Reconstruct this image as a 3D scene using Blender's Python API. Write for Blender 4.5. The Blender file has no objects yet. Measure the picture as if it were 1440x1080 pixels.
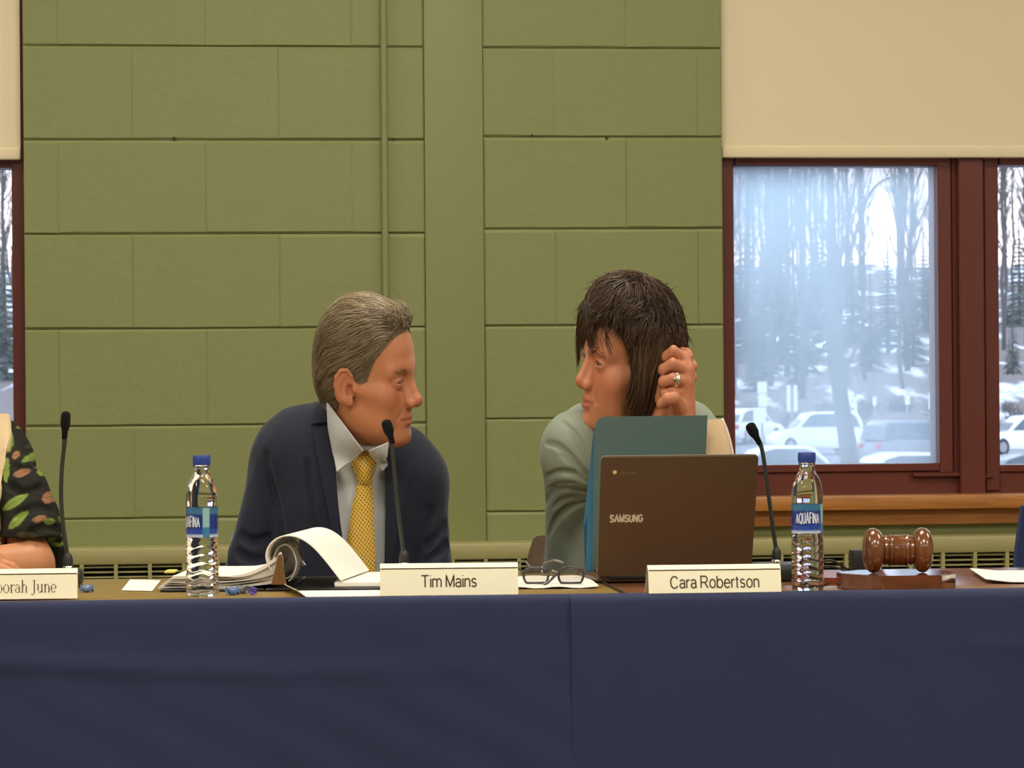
import bpy, bmesh, math, random
import numpy as np
from mathutils import Vector, Matrix

random.seed(7)
RNG = np.random.default_rng(7)
SC = bpy.context.scene
COL = SC.collection
PI = math.pi

# ------------------------------------------------------------------ the camera: eye height and lens (level, looking along +Y)
CAM_Z = 1.05
FPX = 4875.0          # focal length in pixels of a 1440 x 1080 frame
TABLE_Z = 0.74
ROLL = 0.008          # the camera is not quite level: the right side of the picture sits a touch high
WALL_D, WALL_A = 7.5, math.radians(7)      # the back wall: distance on the axis, and its turn away to the right
TAB_D, TAB_A = 5.04, math.radians(5)       # the front edge of the tables
def ray(px, py):
    dx = (px - 720.0) / FPX; dy = (540.0 - py) / FPX; c, s = math.cos(ROLL), math.sin(ROLL)
    return dx * c + dy * s, dy * c - dx * s
def W(px, py, d):
    u, v = ray(px, py); return (u * d, d, CAM_Z + v * d)
def on_table(px, py):
    u, v = ray(px, py); d = (TABLE_Z - CAM_Z) / v; return (u * d, d, TABLE_Z)
def plane_uv(px, py, D, A, off=0.0):
    """where the sight line meets a plane turned by A, at local depth off: local (x, z)"""
    u, v = ray(px, py); t = (off + D * math.cos(A)) / (math.cos(A) - u * math.sin(A))
    return t * u * math.cos(A) + (t - D) * math.sin(A), CAM_Z + v * t
def WL(px, py, off=0.0): return plane_uv(px, py, WALL_D, WALL_A, off)
def TL(px, py, off=0.0): return plane_uv(px, py, TAB_D, TAB_A, off)
def at_wall(o): o.location = (0, WALL_D, 0); o.rotation_euler = (0, 0, WALL_A); return o
def at_tab(o): o.location = (0, TAB_D, 0); o.rotation_euler = (0, 0, TAB_A); return o

# ------------------------------------------------------------------ objects
def link(o, parent=None):
    COL.objects.link(o)
    if parent is not None: o.parent = parent
    return o
def tag(o, label=None, cat=None, group=None, kind=None):
    if label: o['label'] = label
    if cat: o['category'] = cat
    if group: o['group'] = group
    if kind: o['kind'] = kind
    return o
def empty(name, loc=(0, 0, 0), rz=0.0, label=None, cat=None, group=None):
    o = bpy.data.objects.new(name, None); o.empty_display_size = 0.05
    o.location = loc; o.rotation_euler = (0, 0, rz)
    link(o); return tag(o, label, cat, group)
def obj(name, bm, mat, parent=None, smooth=False, angle=None):
    me = bpy.data.meshes.new(name)
    bmesh.ops.recalc_face_normals(bm, faces=bm.faces[:])
    bm.to_mesh(me); bm.free()
    mats = mat if isinstance(mat, (list, tuple)) else [mat]
    for m in mats: me.materials.append(m)
    if smooth:
        for p in me.polygons: p.use_smooth = True
        if angle is not None:
            me.set_sharp_from_angle(angle=math.radians(angle))
    o = bpy.data.objects.new(name, me)
    return link(o, parent)
def raw(name, V, F, mat, parent=None, smooth=True, col=None, angle=None):
    me = bpy.data.meshes.new(name)
    V = np.asarray(V, dtype=np.float64)
    me.from_pydata(V.tolist(), [], F.tolist() if hasattr(F, 'tolist') else F)
    mats = mat if isinstance(mat, (list, tuple)) else [mat]
    for m in mats: me.materials.append(m)
    if smooth:
        me.polygons.foreach_set('use_smooth', np.ones(len(me.polygons), dtype=bool))
        if angle is not None: me.set_sharp_from_angle(angle=math.radians(angle))
    if col is not None:
        a = me.color_attributes.new('Col', 'FLOAT_COLOR', 'POINT')
        c = np.ones((len(V), 4), dtype=np.float32); c[:, :3] = col
        a.data.foreach_set('color', c.ravel())
    me.update()
    o = bpy.data.objects.new(name, me)
    return link(o, parent)
def copy_tree(o, parent=None):
    c = o.copy(); link(c)
    c.parent = parent
    for ch in list(o.children): copy_tree(ch, c)
    return c
def struct(o): o['kind'] = 'structure'; return o

# ------------------------------------------------------------------ bmesh shapes
def M4(loc=(0, 0, 0), rot=(0, 0, 0)):
    from mathutils import Euler
    return Matrix.Translation(loc) @ Euler(rot).to_matrix().to_4x4()
def box(bm, lo, hi, bevel=0.0, seg=2, m=None, mi=0):
    lo = Vector(lo); hi = Vector(hi)
    r = bmesh.ops.create_cube(bm, size=1.0)
    vs = r['verts']; c = (lo + hi) / 2; s = hi - lo
    for v in vs: v.co = Vector((v.co.x * s.x, v.co.y * s.y, v.co.z * s.z)) + c
    fs = set(f for v in vs for f in v.link_faces)
    if bevel > 0:
        es = set(e for v in vs for e in v.link_edges)
        g = bmesh.ops.bevel(bm, geom=list(es), offset=bevel, segments=seg, profile=0.5, affect='EDGES')
        vs = set(v for f in g['faces'] for v in f.verts) | set(v for v in vs if v.is_valid)
        fs = set(f for v in vs for f in v.link_faces)
    for f in fs: f.material_index = mi
    if m is not None:
        for v in vs: v.co = m @ v.co
    return bm
def nbox(*a, **k):
    bm = bmesh.new(); return box(bm, *a, **k)
def lathe(bm, prof, n=32, center=(0, 0, 0), m=None, sx=1.0, sy=1.0, mod=None, mi=0, caps=True):
    """prof: list of (r, z) from bottom to top, revolved about z"""
    rings = []
    for (r, z) in prof:
        ring = []
        for i in range(n):
            a = 2 * PI * i / n
            rr = r * (mod(a, z, r) if mod else 1.0)
            co = Vector((rr * math.cos(a) * sx, rr * math.sin(a) * sy, z)) + Vector(center)
            if m is not None: co = m @ co
            ring.append(bm.verts.new(co))
        rings.append(ring)
    for a, b in zip(rings[:-1], rings[1:]):
        for i in range(n):
            f = bm.faces.new((a[i], a[(i + 1) % n], b[(i + 1) % n], b[i])); f.material_index = mi
    if caps:
        if prof[0][0] > 1e-6: bm.faces.new(list(reversed(rings[0]))).material_index = mi
        if prof[-1][0] > 1e-6: bm.faces.new(rings[-1]).material_index = mi
    return bm
def tube(bm, pts, rad, n=10, closed=False, cap=True, flat=None):
    """sweep a circle along pts; rad a number or a list; flat=(sx,sy) for an elliptic section"""
    P = [Vector(p) for p in pts]; N = len(P)
    R = rad if isinstance(rad, (list, tuple)) else [rad] * N
    up = Vector((0, 0, 1)); rings = []
    prev = None
    for i in range(N):
        if closed: t = (P[(i + 1) % N] - P[i - 1])
        else: t = P[min(i + 1, N - 1)] - P[max(i - 1, 0)]
        t.normalize()
        if prev is None:
            u = t.cross(up)
            if u.length < 1e-3: u = t.cross(Vector((1, 0, 0)))
        else:
            u = prev - t * prev.dot(t)
            if u.length < 1e-6: u = t.cross(up)
        u.normalize(); prev = u.copy(); v = t.cross(u)
        fx, fy = flat if flat else (1, 1)
        rings.append([bm.verts.new(P[i] + (u * math.cos(2 * PI * k / n) * fx + v * math.sin(2 * PI * k / n) * fy) * R[i]) for k in range(n)])
    pairs = list(zip(rings[:-1], rings[1:]))
    if closed: pairs.append((rings[-1], rings[0]))
    for a, b in pairs:
        for k in range(n): bm.faces.new((a[k], a[(k + 1) % n], b[(k + 1) % n], b[k]))
    if cap and not closed:
        bm.faces.new(list(reversed(rings[0]))); bm.faces.new(rings[-1])
    return bm
def spline(pts, n=8):
    """Catmull-Rom through pts"""
    P = [Vector(p) for p in pts]; out = []
    for i in range(len(P) - 1):
        p0 = P[max(i - 1, 0)]; p1 = P[i]; p2 = P[i + 1]; p3 = P[min(i + 2, len(P) - 1)]
        for k in range(n):
            t = k / n
            out.append(0.5 * ((2 * p1) + (-p0 + p2) * t + (2 * p0 - 5 * p1 + 4 * p2 - p3) * t * t + (-p0 + 3 * p1 - 3 * p2 + p3) * t ** 3))
    out.append(P[-1]); return out
def sheet(bm, rows, thick=0.0, mi=0):
    """rows: list of rows of points (a grid); thick > 0 gives the sheet two sides and an edge"""
    R = [[Vector(p) for p in r] for r in rows]; a = len(R); b = len(R[0])
    def nrm(i, j):
        du = R[min(i + 1, a - 1)][j] - R[max(i - 1, 0)][j]; dv = R[i][min(j + 1, b - 1)] - R[i][max(j - 1, 0)]
        n = du.cross(dv); n.normalize(); return n
    top = [[bm.verts.new(R[i][j]) for j in range(b)] for i in range(a)]
    for i in range(a - 1):
        for j in range(b - 1): bm.faces.new((top[i][j], top[i + 1][j], top[i + 1][j + 1], top[i][j + 1])).material_index = mi
    if thick > 0:
        bot = [[bm.verts.new(R[i][j] - nrm(i, j) * thick) for j in range(b)] for i in range(a)]
        for i in range(a - 1):
            for j in range(b - 1): bm.faces.new((bot[i][j], bot[i][j + 1], bot[i + 1][j + 1], bot[i + 1][j])).material_index = mi
        def strip(p, q):
            for k in range(len(p) - 1): bm.faces.new((p[k], q[k], q[k + 1], p[k + 1])).material_index = mi
        strip(top[0], bot[0]); strip(bot[-1], top[-1])
        strip([r[0] for r in bot], [r[0] for r in top]); strip([r[-1] for r in top], [r[-1] for r in bot])
    return bm
def prism(bm, poly, y0, y1, m=None, mi=0):
    """polygon in xz extruded along y"""
    a = [bm.verts.new((x, y0, z)) for x, z in poly]; b = [bm.verts.new((x, y1, z)) for x, z in poly]
    bm.faces.new(a).material_index = mi; bm.faces.new(list(reversed(b))).material_index = mi
    n = len(poly)
    for i in range(n): bm.faces.new((a[i], b[i], b[(i + 1) % n], a[(i + 1) % n])).material_index = mi
    if m is not None:
        for v in a + b: v.co = m @ v.co
    return bm
def text(name, s, size, mat, parent, loc, rot, sx=1.0, extrude=0.0004, align='CENTER', spacing=1.0, offset=0.0):
    c = bpy.data.curves.new(name, 'FONT'); c.body = s; c.size = size; c.extrude = extrude; c.align_x = align
    c.space_character = spacing; c.offset = offset; c.resolution_u = 3
    c.materials.append(mat)
    o = bpy.data.objects.new(name, c); link(o, parent)
    o.location = loc; o.rotation_euler = rot; o.scale = (sx, 1, 1)
    return o

# plain upright lettering drawn as round-ended strokes, one mesh per line of text
def _arc(cx, cy, rx, ry, a0, a1, n=12): return [(cx + rx * math.cos(math.radians(a0 + (a1 - a0) * i / n)), cy + ry * math.sin(math.radians(a0 + (a1 - a0) * i / n))) for i in range(n + 1)]
def sans_strokes(s, gap=.09):
    x = 0.0; out = []
    for ch in s:
        if ch == ' ': x += .24; continue
        A = _arc
        G = {'T': (.54, [[(0, .72), (.54, .72)], [(.27, .72), (.27, 0)]]), 'i': (.0, [[(0, 0), (0, .52)], [(0, .69), (0, .72)]]),
             'm': (.64, [[(0, 0), (0, .52)], A(.16, .36, .16, .15, 180, 0) + [(.32, 0)], A(.48, .36, .16, .15, 180, 0) + [(.64, 0)]]),
             'n': (.36, [[(0, 0), (0, .52)], A(.18, .34, .18, .17, 180, 0) + [(.36, 0)]]),
             'h': (.36, [[(0, 0), (0, .72)], A(.18, .34, .18, .17, 180, 0) + [(.36, 0)]]),
             'M': (.58, [[(0, 0), (0, .72), (.29, .06), (.58, .72), (.58, 0)]]),
             'a': (.38, [A(.19, .38, .17, .13, 165, 0) + [(.36, .08), (.40, 0)], A(.17, .15, .17, .14, 60, 330, 14), [(.25, .27), (.36, .30)]]),
             's': (.34, [A(.17, .385, .15, .125, 25, 250, 10) + A(.17, .135, .16, .125, 80, -155, 10)]),
             'C': (.58, [A(.31, .36, .30, .36, 38, 322, 22)]), 'r': (.20, [[(0, 0), (0, .52)], A(.18, .30, .18, .20, 180, 75, 8)]),
             'R': (.54, [[(0, 0), (0, .72), (.30, .72)] + A(.30, .53, .19, .19, 90, -90, 10) + [(0, .34)], [(.28, .34), (.54, 0)]]),
             'o': (.42, [A(.21, .26, .21, .26, 90, 450, 24)]), 'b': (.42, [[(0, 0), (0, .72)], A(.21, .26, .21, .26, 180, 540, 24)]),
             'e': (.42, [[(.02, .28), (.41, .28)] + A(.21, .26, .21, .26, 5, 318, 22)]), 't': (.18, [[(.06, .66), (.06, .10)] + A(.14, .09, .08, .09, 180, 280, 6), [(-.03, .50), (.17, .50)]]),
             'S': (.50, [A(.25, .535, .22, .185, 20, 250, 12) + A(.25, .185, .24, .185, 80, -160, 12)]), 'A': (.56, [[(0, 0), (.28, .72), (.56, 0)], [(.11, .26), (.45, .26)]]),
             'V': (.56, [[(0, 0), (.28, .72), (.56, 0)]]), 'U': (.48, [[(0, .72), (0, .24)] + A(.24, .24, .24, .24, 180, 360, 14) + [(.48, .72)]]), 'N': (.50, [[(0, 0), (0, .72), (.50, 0), (.50, .72)]]),
             'G': (.58, [A(.30, .36, .29, .36, 40, 340, 20) + [(.58, .34), (.34, .34)]]), 'Q': (.62, [A(.31, .36, .31, .36, 90, 450, 26), [(.40, .16), (.62, -.06)]]), 'F': (.42, [[(0, 0), (0, .72), (.42, .72)], [(0, .38), (.36, .38)]]), 'I': (.0, [[(0, 0), (0, .72)]]), 'c': (.36, [A(.21, .26, .21, .26, 45, 315, 16)])}[ch]
        for st in G[1]: out.append([(px + x, py) for px, py in st])
        x += G[0] + gap * (1.7 if ch != ' ' else 1)
    return out, x - gap * 1.7
def lettering(name, s, width, height, weight, mat_, parent, place, gap=.09, thick=.0002):
    """place(x, y, up) turns lettering metres (x from -width/2, y from the base line, up off the surface) into a point"""
    st, L = sans_strokes(s, gap); kx = width / L; ky = height / .72; bm = bmesh.new(); w_ = weight * ky / 2
    for k_, line in enumerate(st):
        P = [Vector((x * kx - width / 2, y * ky)) for x, y in line]; q = [P[0]]
        for p in P[1:]:
            d = (p - q[-1]).length; n = max(1, int(d / (height * .12)))
            b0 = q[-1].copy()
            for i in range(1, n + 1): q.append(b0.lerp(p, i / n))
        up = thick * (1 + .1 * (k_ % 3)); L_, R_ = [], []
        closed = (P[0] - P[-1]).length < 1e-5
        for i, p in enumerate(q):
            a = q[max(0, i - 1)] if not (closed and i == 0) else q[-2]; b = q[min(len(q) - 1, i + 1)] if not (closed and i == len(q) - 1) else q[1]
            t1 = (p - a).normalized() if (p - a).length > 1e-9 else (b - p).normalized(); t2 = (b - p).normalized() if (b - p).length > 1e-9 else t1
            t = (t1 + t2); t = t.normalized() if t.length > 1e-6 else t1; n = Vector((-t.y, t.x)); m = 1 / max(.45, abs(n.dot(Vector((-t1.y, t1.x)))))
            e = Vector((0, 0)) if closed else (-t * w_ * .15 if i == 0 else (t * w_ * .15 if i == len(q) - 1 else Vector((0, 0))))
            L_.append(p + n * w_ * m + e); R_.append(p - n * w_ * m + e)
        vl = [bm.verts.new(place(p.x, p.y, up)) for p in L_]; vr = [bm.verts.new(place(p.x, p.y, up)) for p in R_]
        for i in range(len(q) - 1): bm.faces.new((vr[i], vr[i + 1], vl[i + 1], vl[i]))
    return obj(name, bm, mat_, parent)

# ------------------------------------------------------------------ materials
def srgb(r, g, b):
    def f(c):
        c /= 255.0
        return c / 12.92 if c <= 0.04045 else ((c + 0.055) / 1.055) ** 2.4
    return (f(r), f(g), f(b), 1.0)
class NT:
    def __init__(s, name):
        s.m = bpy.data.materials.new(name); s.m.use_nodes = True
        s.t = s.m.node_tree; s.b = s.t.nodes['Principled BSDF']; s.out = s.t.nodes['Material Output']
    def n(s, typ, **kw):
        x = s.t.nodes.new(typ)
        for k, v in kw.items():
            if k in x.inputs.keys() if isinstance(k, str) else False: x.inputs[k].default_value = v
            else: setattr(x, k, v)
        return x
    def l(s, a, b): s.t.links.new(a, b)
    def set(s, **kw):
        for k, v in kw.items(): s.b.inputs[k.replace('_', ' ')].default_value = v
        return s
def mat(name, col, rough=0.5, metal=0.0, noise=0.0, nscale=30.0, bump=0.0, bscale=80.0, spec=None, coat=0.0, stretch=None, detail=4.0, sheen=0.0):
    t = NT(name); t.set(Base_Color=col, Roughness=rough, Metallic=metal)
    if spec is not None: t.b.inputs['Specular IOR Level'].default_value = spec
    if coat: t.b.inputs['Coat Weight'].default_value = coat; t.b.inputs['Coat Roughness'].default_value = 0.08
    if sheen: t.b.inputs['Sheen Weight'].default_value = sheen
    if noise or bump:
        tc = t.n('ShaderNodeTexCoord'); mp = t.n('ShaderNodeMapping')
        t.l(tc.outputs['Object'], mp.inputs['Vector'])
        if stretch: mp.inputs['Scale'].default_value = stretch
    if noise:
        nz = t.n('ShaderNodeTexNoise'); nz.inputs['Scale'].default_value = nscale; nz.inputs['Detail'].default_value = detail
        t.l(mp.outputs['Vector'], nz.inputs['Vector'])
        mx = t.n('ShaderNodeMix'); mx.data_type = 'RGBA'
        a = tuple(max(0, c * (1 - noise)) for c in col[:3]) + (1,); b = tuple(min(1, c * (1 + noise)) for c in col[:3]) + (1,)
        mx.inputs['A'].default_value = a; mx.inputs['B'].default_value = b
        t.l(nz.outputs['Fac'], mx.inputs['Factor']); t.l(mx.outputs['Result'], t.b.inputs['Base Color'])
    if bump:
        n2 = t.n('ShaderNodeTexNoise'); n2.inputs['Scale'].default_value = bscale; n2.inputs['Detail'].default_value = 5
        t.l(mp.outputs['Vector'], n2.inputs['Vector'])
        bp = t.n('ShaderNodeBump'); bp.inputs['Strength'].default_value = bump; bp.inputs['Distance'].default_value = 0.002
        t.l(n2.outputs['Fac'], bp.inputs['Height']); t.l(bp.outputs['Normal'], t.b.inputs['Normal'])
    return t.m
def attr_mat(name, rough=0.5, sss=0.0, bump=0.0, bscale=300.0, spec=0.5, sss_col=None, aniso=0.0):
    t = NT(name); t.set(Roughness=rough)
    t.b.inputs['Specular IOR Level'].default_value = spec
    a = t.n('ShaderNodeVertexColor'); a.layer_name = 'Col'
    t.l(a.outputs['Color'], t.b.inputs['Base Color'])
    if sss:
        t.b.inputs['Subsurface Weight'].default_value = sss
        t.b.inputs['Subsurface Radius'].default_value = (1.0, 0.35, 0.2)
        t.b.inputs['Subsurface Scale'].default_value = 0.006
    if bump:
        tc = t.n('ShaderNodeTexCoord')
        n2 = t.n('ShaderNodeTexNoise'); n2.inputs['Scale'].default_value = bscale; n2.inputs['Detail'].default_value = 3
        t.l(tc.outputs['Object'], n2.inputs['Vector'])
        bp = t.n('ShaderNodeBump'); bp.inputs['Strength'].default_value = bump; bp.inputs['Distance'].default_value = 0.0015
        t.l(n2.outputs['Fac'], bp.inputs['Height']); t.l(bp.outputs['Normal'], t.b.inputs['Normal'])
    return t.m
def glass(name, col=(1, 1, 1, 1), ior=1.45, rough=0.0):
    t = NT(name); t.set(Base_Color=col, Roughness=rough, IOR=ior); t.b.inputs['Transmission Weight'].default_value = 1.0
    return t.m
def wood(name, c1, c2, rough=0.35, scale=6.0, stretch=(1, 1, 1), coat=0.0, spec=0.5):
    t = NT(name); t.set(Roughness=rough); t.b.inputs['Specular IOR Level'].default_value = spec
    if coat: t.b.inputs['Coat Weight'].default_value = coat; t.b.inputs['Coat Roughness'].default_value = 0.1
    tc = t.n('ShaderNodeTexCoord'); mp = t.n('ShaderNodeMapping'); mp.inputs['Scale'].default_value = stretch
    t.l(tc.outputs['Object'], mp.inputs['Vector'])
    nz = t.n('ShaderNodeTexNoise'); nz.inputs['Scale'].default_value = scale; nz.inputs['Detail'].default_value = 6; nz.inputs['Distortion'].default_value = 0.6
    t.l(mp.outputs['Vector'], nz.inputs['Vector'])
    cr = t.n('ShaderNodeValToRGB'); cr.color_ramp.elements[0].position = 0.3; cr.color_ramp.elements[1].position = 0.7
    cr.color_ramp.elements[0].color = c1; cr.color_ramp.elements[1].color = c2
    t.l(nz.outputs['Fac'], cr.inputs['Fac']); t.l(cr.outputs['Color'], t.b.inputs['Base Color'])
    return t.m

# ------------------------------------------------------------------ smooth value noise (numpy)
def _hash(ix, iy, iz):
    n = (ix * 374761393 + iy * 668265263 + iz * 1274126177) & 0x7fffffff
    n = ((n ^ (n >> 13)) * 1274126177) & 0x7fffffff
    return ((n ^ (n >> 16)) & 0xffff) / 65535.0
def vnoise(p):
    p = np.asarray(p, dtype=np.float64)
    i = np.floor(p).astype(np.int64); f = p - i; u = f * f * (3 - 2 * f)
    r = 0
    for dx in (0, 1):
        for dy in (0, 1):
            for dz in (0, 1):
                w = (u[:, 0] if dx else 1 - u[:, 0]) * (u[:, 1] if dy else 1 - u[:, 1]) * (u[:, 2] if dz else 1 - u[:, 2])
                r = r + w * _hash(i[:, 0] + dx, i[:, 1] + dy, i[:, 2] + dz)
    return r * 2 - 1

# ------------------------------------------------------------------ organic surfaces: blended distance fields polygonised into one continuous mesh
class Field:
    def __init__(s): s.prims = []; s.T = np.zeros(3); s.R = np.eye(3); s.S = 1.0; s.my = 1.0
    def frame(s, T=(0, 0, 0), R=None, S=1.0):
        s.T = np.array(T, float); s.R = np.eye(3) if R is None else np.array(R, float); s.S = S; return s
    def pt(s, p):
        p = np.array(p, float) * np.array([1, s.my, 1]); return s.T + s.S * (s.R @ p)
    def _add(s, op, k, c, r, fn): s.prims.append((op, k * s.S, np.array(c, float), r, fn))
    def cone(s, a, b, ra, rb=None, op='u', k=0.01):
        rb = ra if rb is None else rb
        A = s.pt(a); B = s.pt(b); ra *= s.S; rb *= s.S
        ba = B - A; L2 = float(ba @ ba) + 1e-12
        def fn(p):
            pa = p - A; h = np.clip((pa @ ba) / L2, 0, 1)
            q = pa - h[:, None] * ba
            return np.sqrt((q * q).sum(1)) - (ra + (rb - ra) * h)
        s._add(op, k, (A + B) / 2, math.sqrt(L2) / 2 + max(ra, rb), fn); return s
    def ball(s, a, r, op='u', k=0.01): return s.cone(a, a, r, r, op, k)
    def ell(s, c, r, op='u', k=0.01, R=None):
        C = s.pt(c); r = np.array(r, float) * s.S
        L = np.eye(3) if R is None else np.array(R, float)
        if s.my < 0: D = np.diag([1, -1, 1]); L = D @ L @ D
        Q = s.R @ L
        def fn(p):
            q = (p - C) @ Q
            k0 = np.sqrt(((q / r) ** 2).sum(1)); k1 = np.sqrt(((q / (r * r)) ** 2).sum(1)) + 1e-9
            return np.where(k0 < 0.2, k0 * 0 - r.min() * 0.8, k0 * (k0 - 1.0) / k1)
        s._add(op, k, C, float(r.max()), fn); return s
    def rbox(s, c, h, r, op='u', k=0.01, R=None):
        C = s.pt(c); h = np.array(h, float) * s.S; r = r * s.S
        Q = s.R @ (np.eye(3) if R is None else np.array(R, float))
        def fn(p):
            q = np.abs((p - C) @ Q) - (h - r)
            return np.sqrt((np.maximum(q, 0) ** 2).sum(1)) + np.minimum(q.max(1), 0) - r
        s._add(op, k, C, float(np.sqrt((h * h).sum())), fn); return s
    def func(s, fn, c, r, op='i', k=0.01): s._add(op, k, c, r, fn); return s
    def both(s, f):
        s.my = 1.0; f(s); s.my = -1.0; f(s); s.my = 1.0; return s
    def __call__(s, p, prims=None):
        d = np.full(len(p), 1.0)
        for (op, k, c, r, fn) in (s.prims if prims is None else prims):
            e = fn(p)
            if op == 'u':
                if k <= 0: d = np.minimum(d, e)
                else:
                    h = np.clip(0.5 + 0.5 * (e - d) / k, 0, 1); d = e * (1 - h) + d * h - k * h * (1 - h)
            elif op == 's':
                if k <= 0: d = np.maximum(d, -e)
                else:
                    h = np.clip(0.5 - 0.5 * (d + e) / k, 0, 1); d = d * (1 - h) - e * h + k * h * (1 - h)
            else:
                if k <= 0: d = np.maximum(d, e)
                else:
                    h = np.clip(0.5 - 0.5 * (e - d) / k, 0, 1); d = e * (1 - h) + d * h + k * h * (1 - h)
        return d
    def near(s, lo, hi, margin):
        out = []; any_u = False
        for pr in s.prims:
            op, k, c, r, fn = pr
            q = np.maximum(np.maximum(lo - c, c - hi), 0)
            if op == 'i' or math.sqrt(float(q @ q)) < r + k + margin:
                out.append(pr); any_u |= op == 'u'
        return out if any_u else []
    def grad(s, p, e=0.0005):
        g = np.stack([s(p + np.eye(3)[i] * e) - s(p - np.eye(3)[i] * e) for i in range(3)], 1)
        return g / (np.sqrt((g * g).sum(1))[:, None] + 1e-9)

def polygonise(F, lo, hi, h, B=20):
    lo = np.array(lo, float); hi = np.array(hi, float)
    n = np.ceil((hi - lo) / h).astype(int) + 1
    D = np.full(n, 1.0, dtype=np.float32)
    for i in range(0, n[0], B):
        for j in range(0, n[1], B):
            for k in range(0, n[2], B):
                e = np.minimum((i + B, j + B, k + B), n)
                a = lo + np.array((i, j, k)) * h; b = lo + (e - 1) * h
                pr = F.near(a, b, 2.5 * h)
                if not pr: continue
                gx, gy, gz = np.meshgrid(lo[0] + np.arange(i, e[0]) * h, lo[1] + np.arange(j, e[1]) * h, lo[2] + np.arange(k, e[2]) * h, indexing='ij')
                P = np.stack([gx.ravel(), gy.ravel(), gz.ravel()], 1)
                c = (a + b) / 2; rad = 0.5 * math.sqrt(float(((b - a) ** 2).sum()))
                D[i:e[0], j:e[1], k:e[2]] = F(P, pr).reshape(gx.shape)
    D[0] = D[-1] = 1; D[:, 0] = D[:, -1] = 1; D[:, :, 0] = D[:, :, -1] = 1
    neg = D < 0
    cs = tuple(n - 1)
    cnt = np.zeros(cs, dtype=np.int8)
    for dx in (0, 1):
        for dy in (0, 1):
            for dz in (0, 1): cnt += neg[dx:n[0] - 1 + dx, dy:n[1] - 1 + dy, dz:n[2] - 1 + dz]
    act = (cnt > 0) & (cnt < 8)
    idx = np.argwhere(act); vid = np.full(cs, -1, dtype=np.int64); vid[act] = np.arange(len(idx))
    S = np.zeros((len(idx), 3)); C = np.zeros(len(idx))
    corners = [(0, 0, 0), (1, 0, 0), (0, 1, 0), (1, 1, 0), (0, 0, 1), (1, 0, 1), (0, 1, 1), (1, 1, 1)]
    vals = {c: D[idx[:, 0] + c[0], idx[:, 1] + c[1], idx[:, 2] + c[2]].astype(float) for c in corners}
    for a in corners:
        for ax in range(3):
            if a[ax]: continue
            b = list(a); b[ax] = 1; b = tuple(b)
            va, vb = vals[a], vals[b]; m = (va < 0) != (vb < 0)
            t = np.where(m, va / np.where(m, va - vb, 1), 0)
            p = np.array(a, float)[None, :] + t[:, None] * (np.array(b) - np.array(a))
            S += p * m[:, None]; C += m
    V = lo + (idx + S / np.maximum(C, 1)[:, None]) * h
    quads = []
    for ax in range(3):
        o1, o2 = [(1, 2), (2, 0), (0, 1)][ax]
        sl0 = [slice(1, n[q] - 1) for q in range(3)]; sl0[ax] = slice(0, n[ax] - 1)
        sl1 = list(sl0); sl1[ax] = slice(1, n[ax])
        a = neg[tuple(sl0)]; b = neg[tuple(sl1)]
        for flip, mask in ((False, a & ~b), (True, ~a & b)):
            e = np.argwhere(mask)
            if len(e) == 0: continue
            off = np.array([1, 1, 1]); off[ax] = 0; e = e + off
            u = np.zeros(3, int); u[o1] = 1; v = np.zeros(3, int); v[o2] = 1
            q = [vid[tuple((e - d).T)] for d in (u * 0, u, u + v, v)]
            q = np.stack(q, 1)
            quads.append(q[:, ::-1] if flip else q)
    Q = np.concatenate(quads)
    # Newton steps onto the surface, block by block
    key = np.floor((V - lo) / (h * B)).astype(int); kid = (key[:, 0] * 4096 + key[:, 1]) * 4096 + key[:, 2]
    order = np.argsort(kid, kind='stable'); cuts = np.flatnonzero(np.diff(kid[order])) + 1
    for seg in np.split(order, cuts):
        p = V[seg]; pr = F.near(p.min(0), p.max(0), 2.5 * h) or F.prims
        e = h * 0.3; d = F(p, pr)
        g = np.stack([F(p + np.eye(3)[i] * e, pr) - d for i in range(3)], 1)
        g /= np.sqrt((g * g).sum(1))[:, None] + 1e-9
        V[seg] = p - g * np.clip(d, -h, h)[:, None] * 0.9
    return V, Q
def rotm(yaw=0, pitch=0, roll=0):
    """head frame: columns forward, left, up. yaw about Z from +X, pitch up positive, roll about forward"""
    cy, sy = math.cos(yaw), math.sin(yaw); cp, sp = math.cos(pitch), math.sin(pitch); cr, sr = math.cos(roll), math.sin(roll)
    Rz = np.array([[cy, -sy, 0], [sy, cy, 0], [0, 0, 1]]); Ry = np.array([[cp, 0, -sp], [0, 1, 0], [sp, 0, cp]]); Rx = np.array([[1, 0, 0], [0, cr, -sr], [0, sr, cr]])
    return Rz @ Ry @ Rx
def smooth01(a, b, x):
    t = np.clip((x - a) / (b - a), 0, 1); return t * t * (3 - 2 * t)
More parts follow.
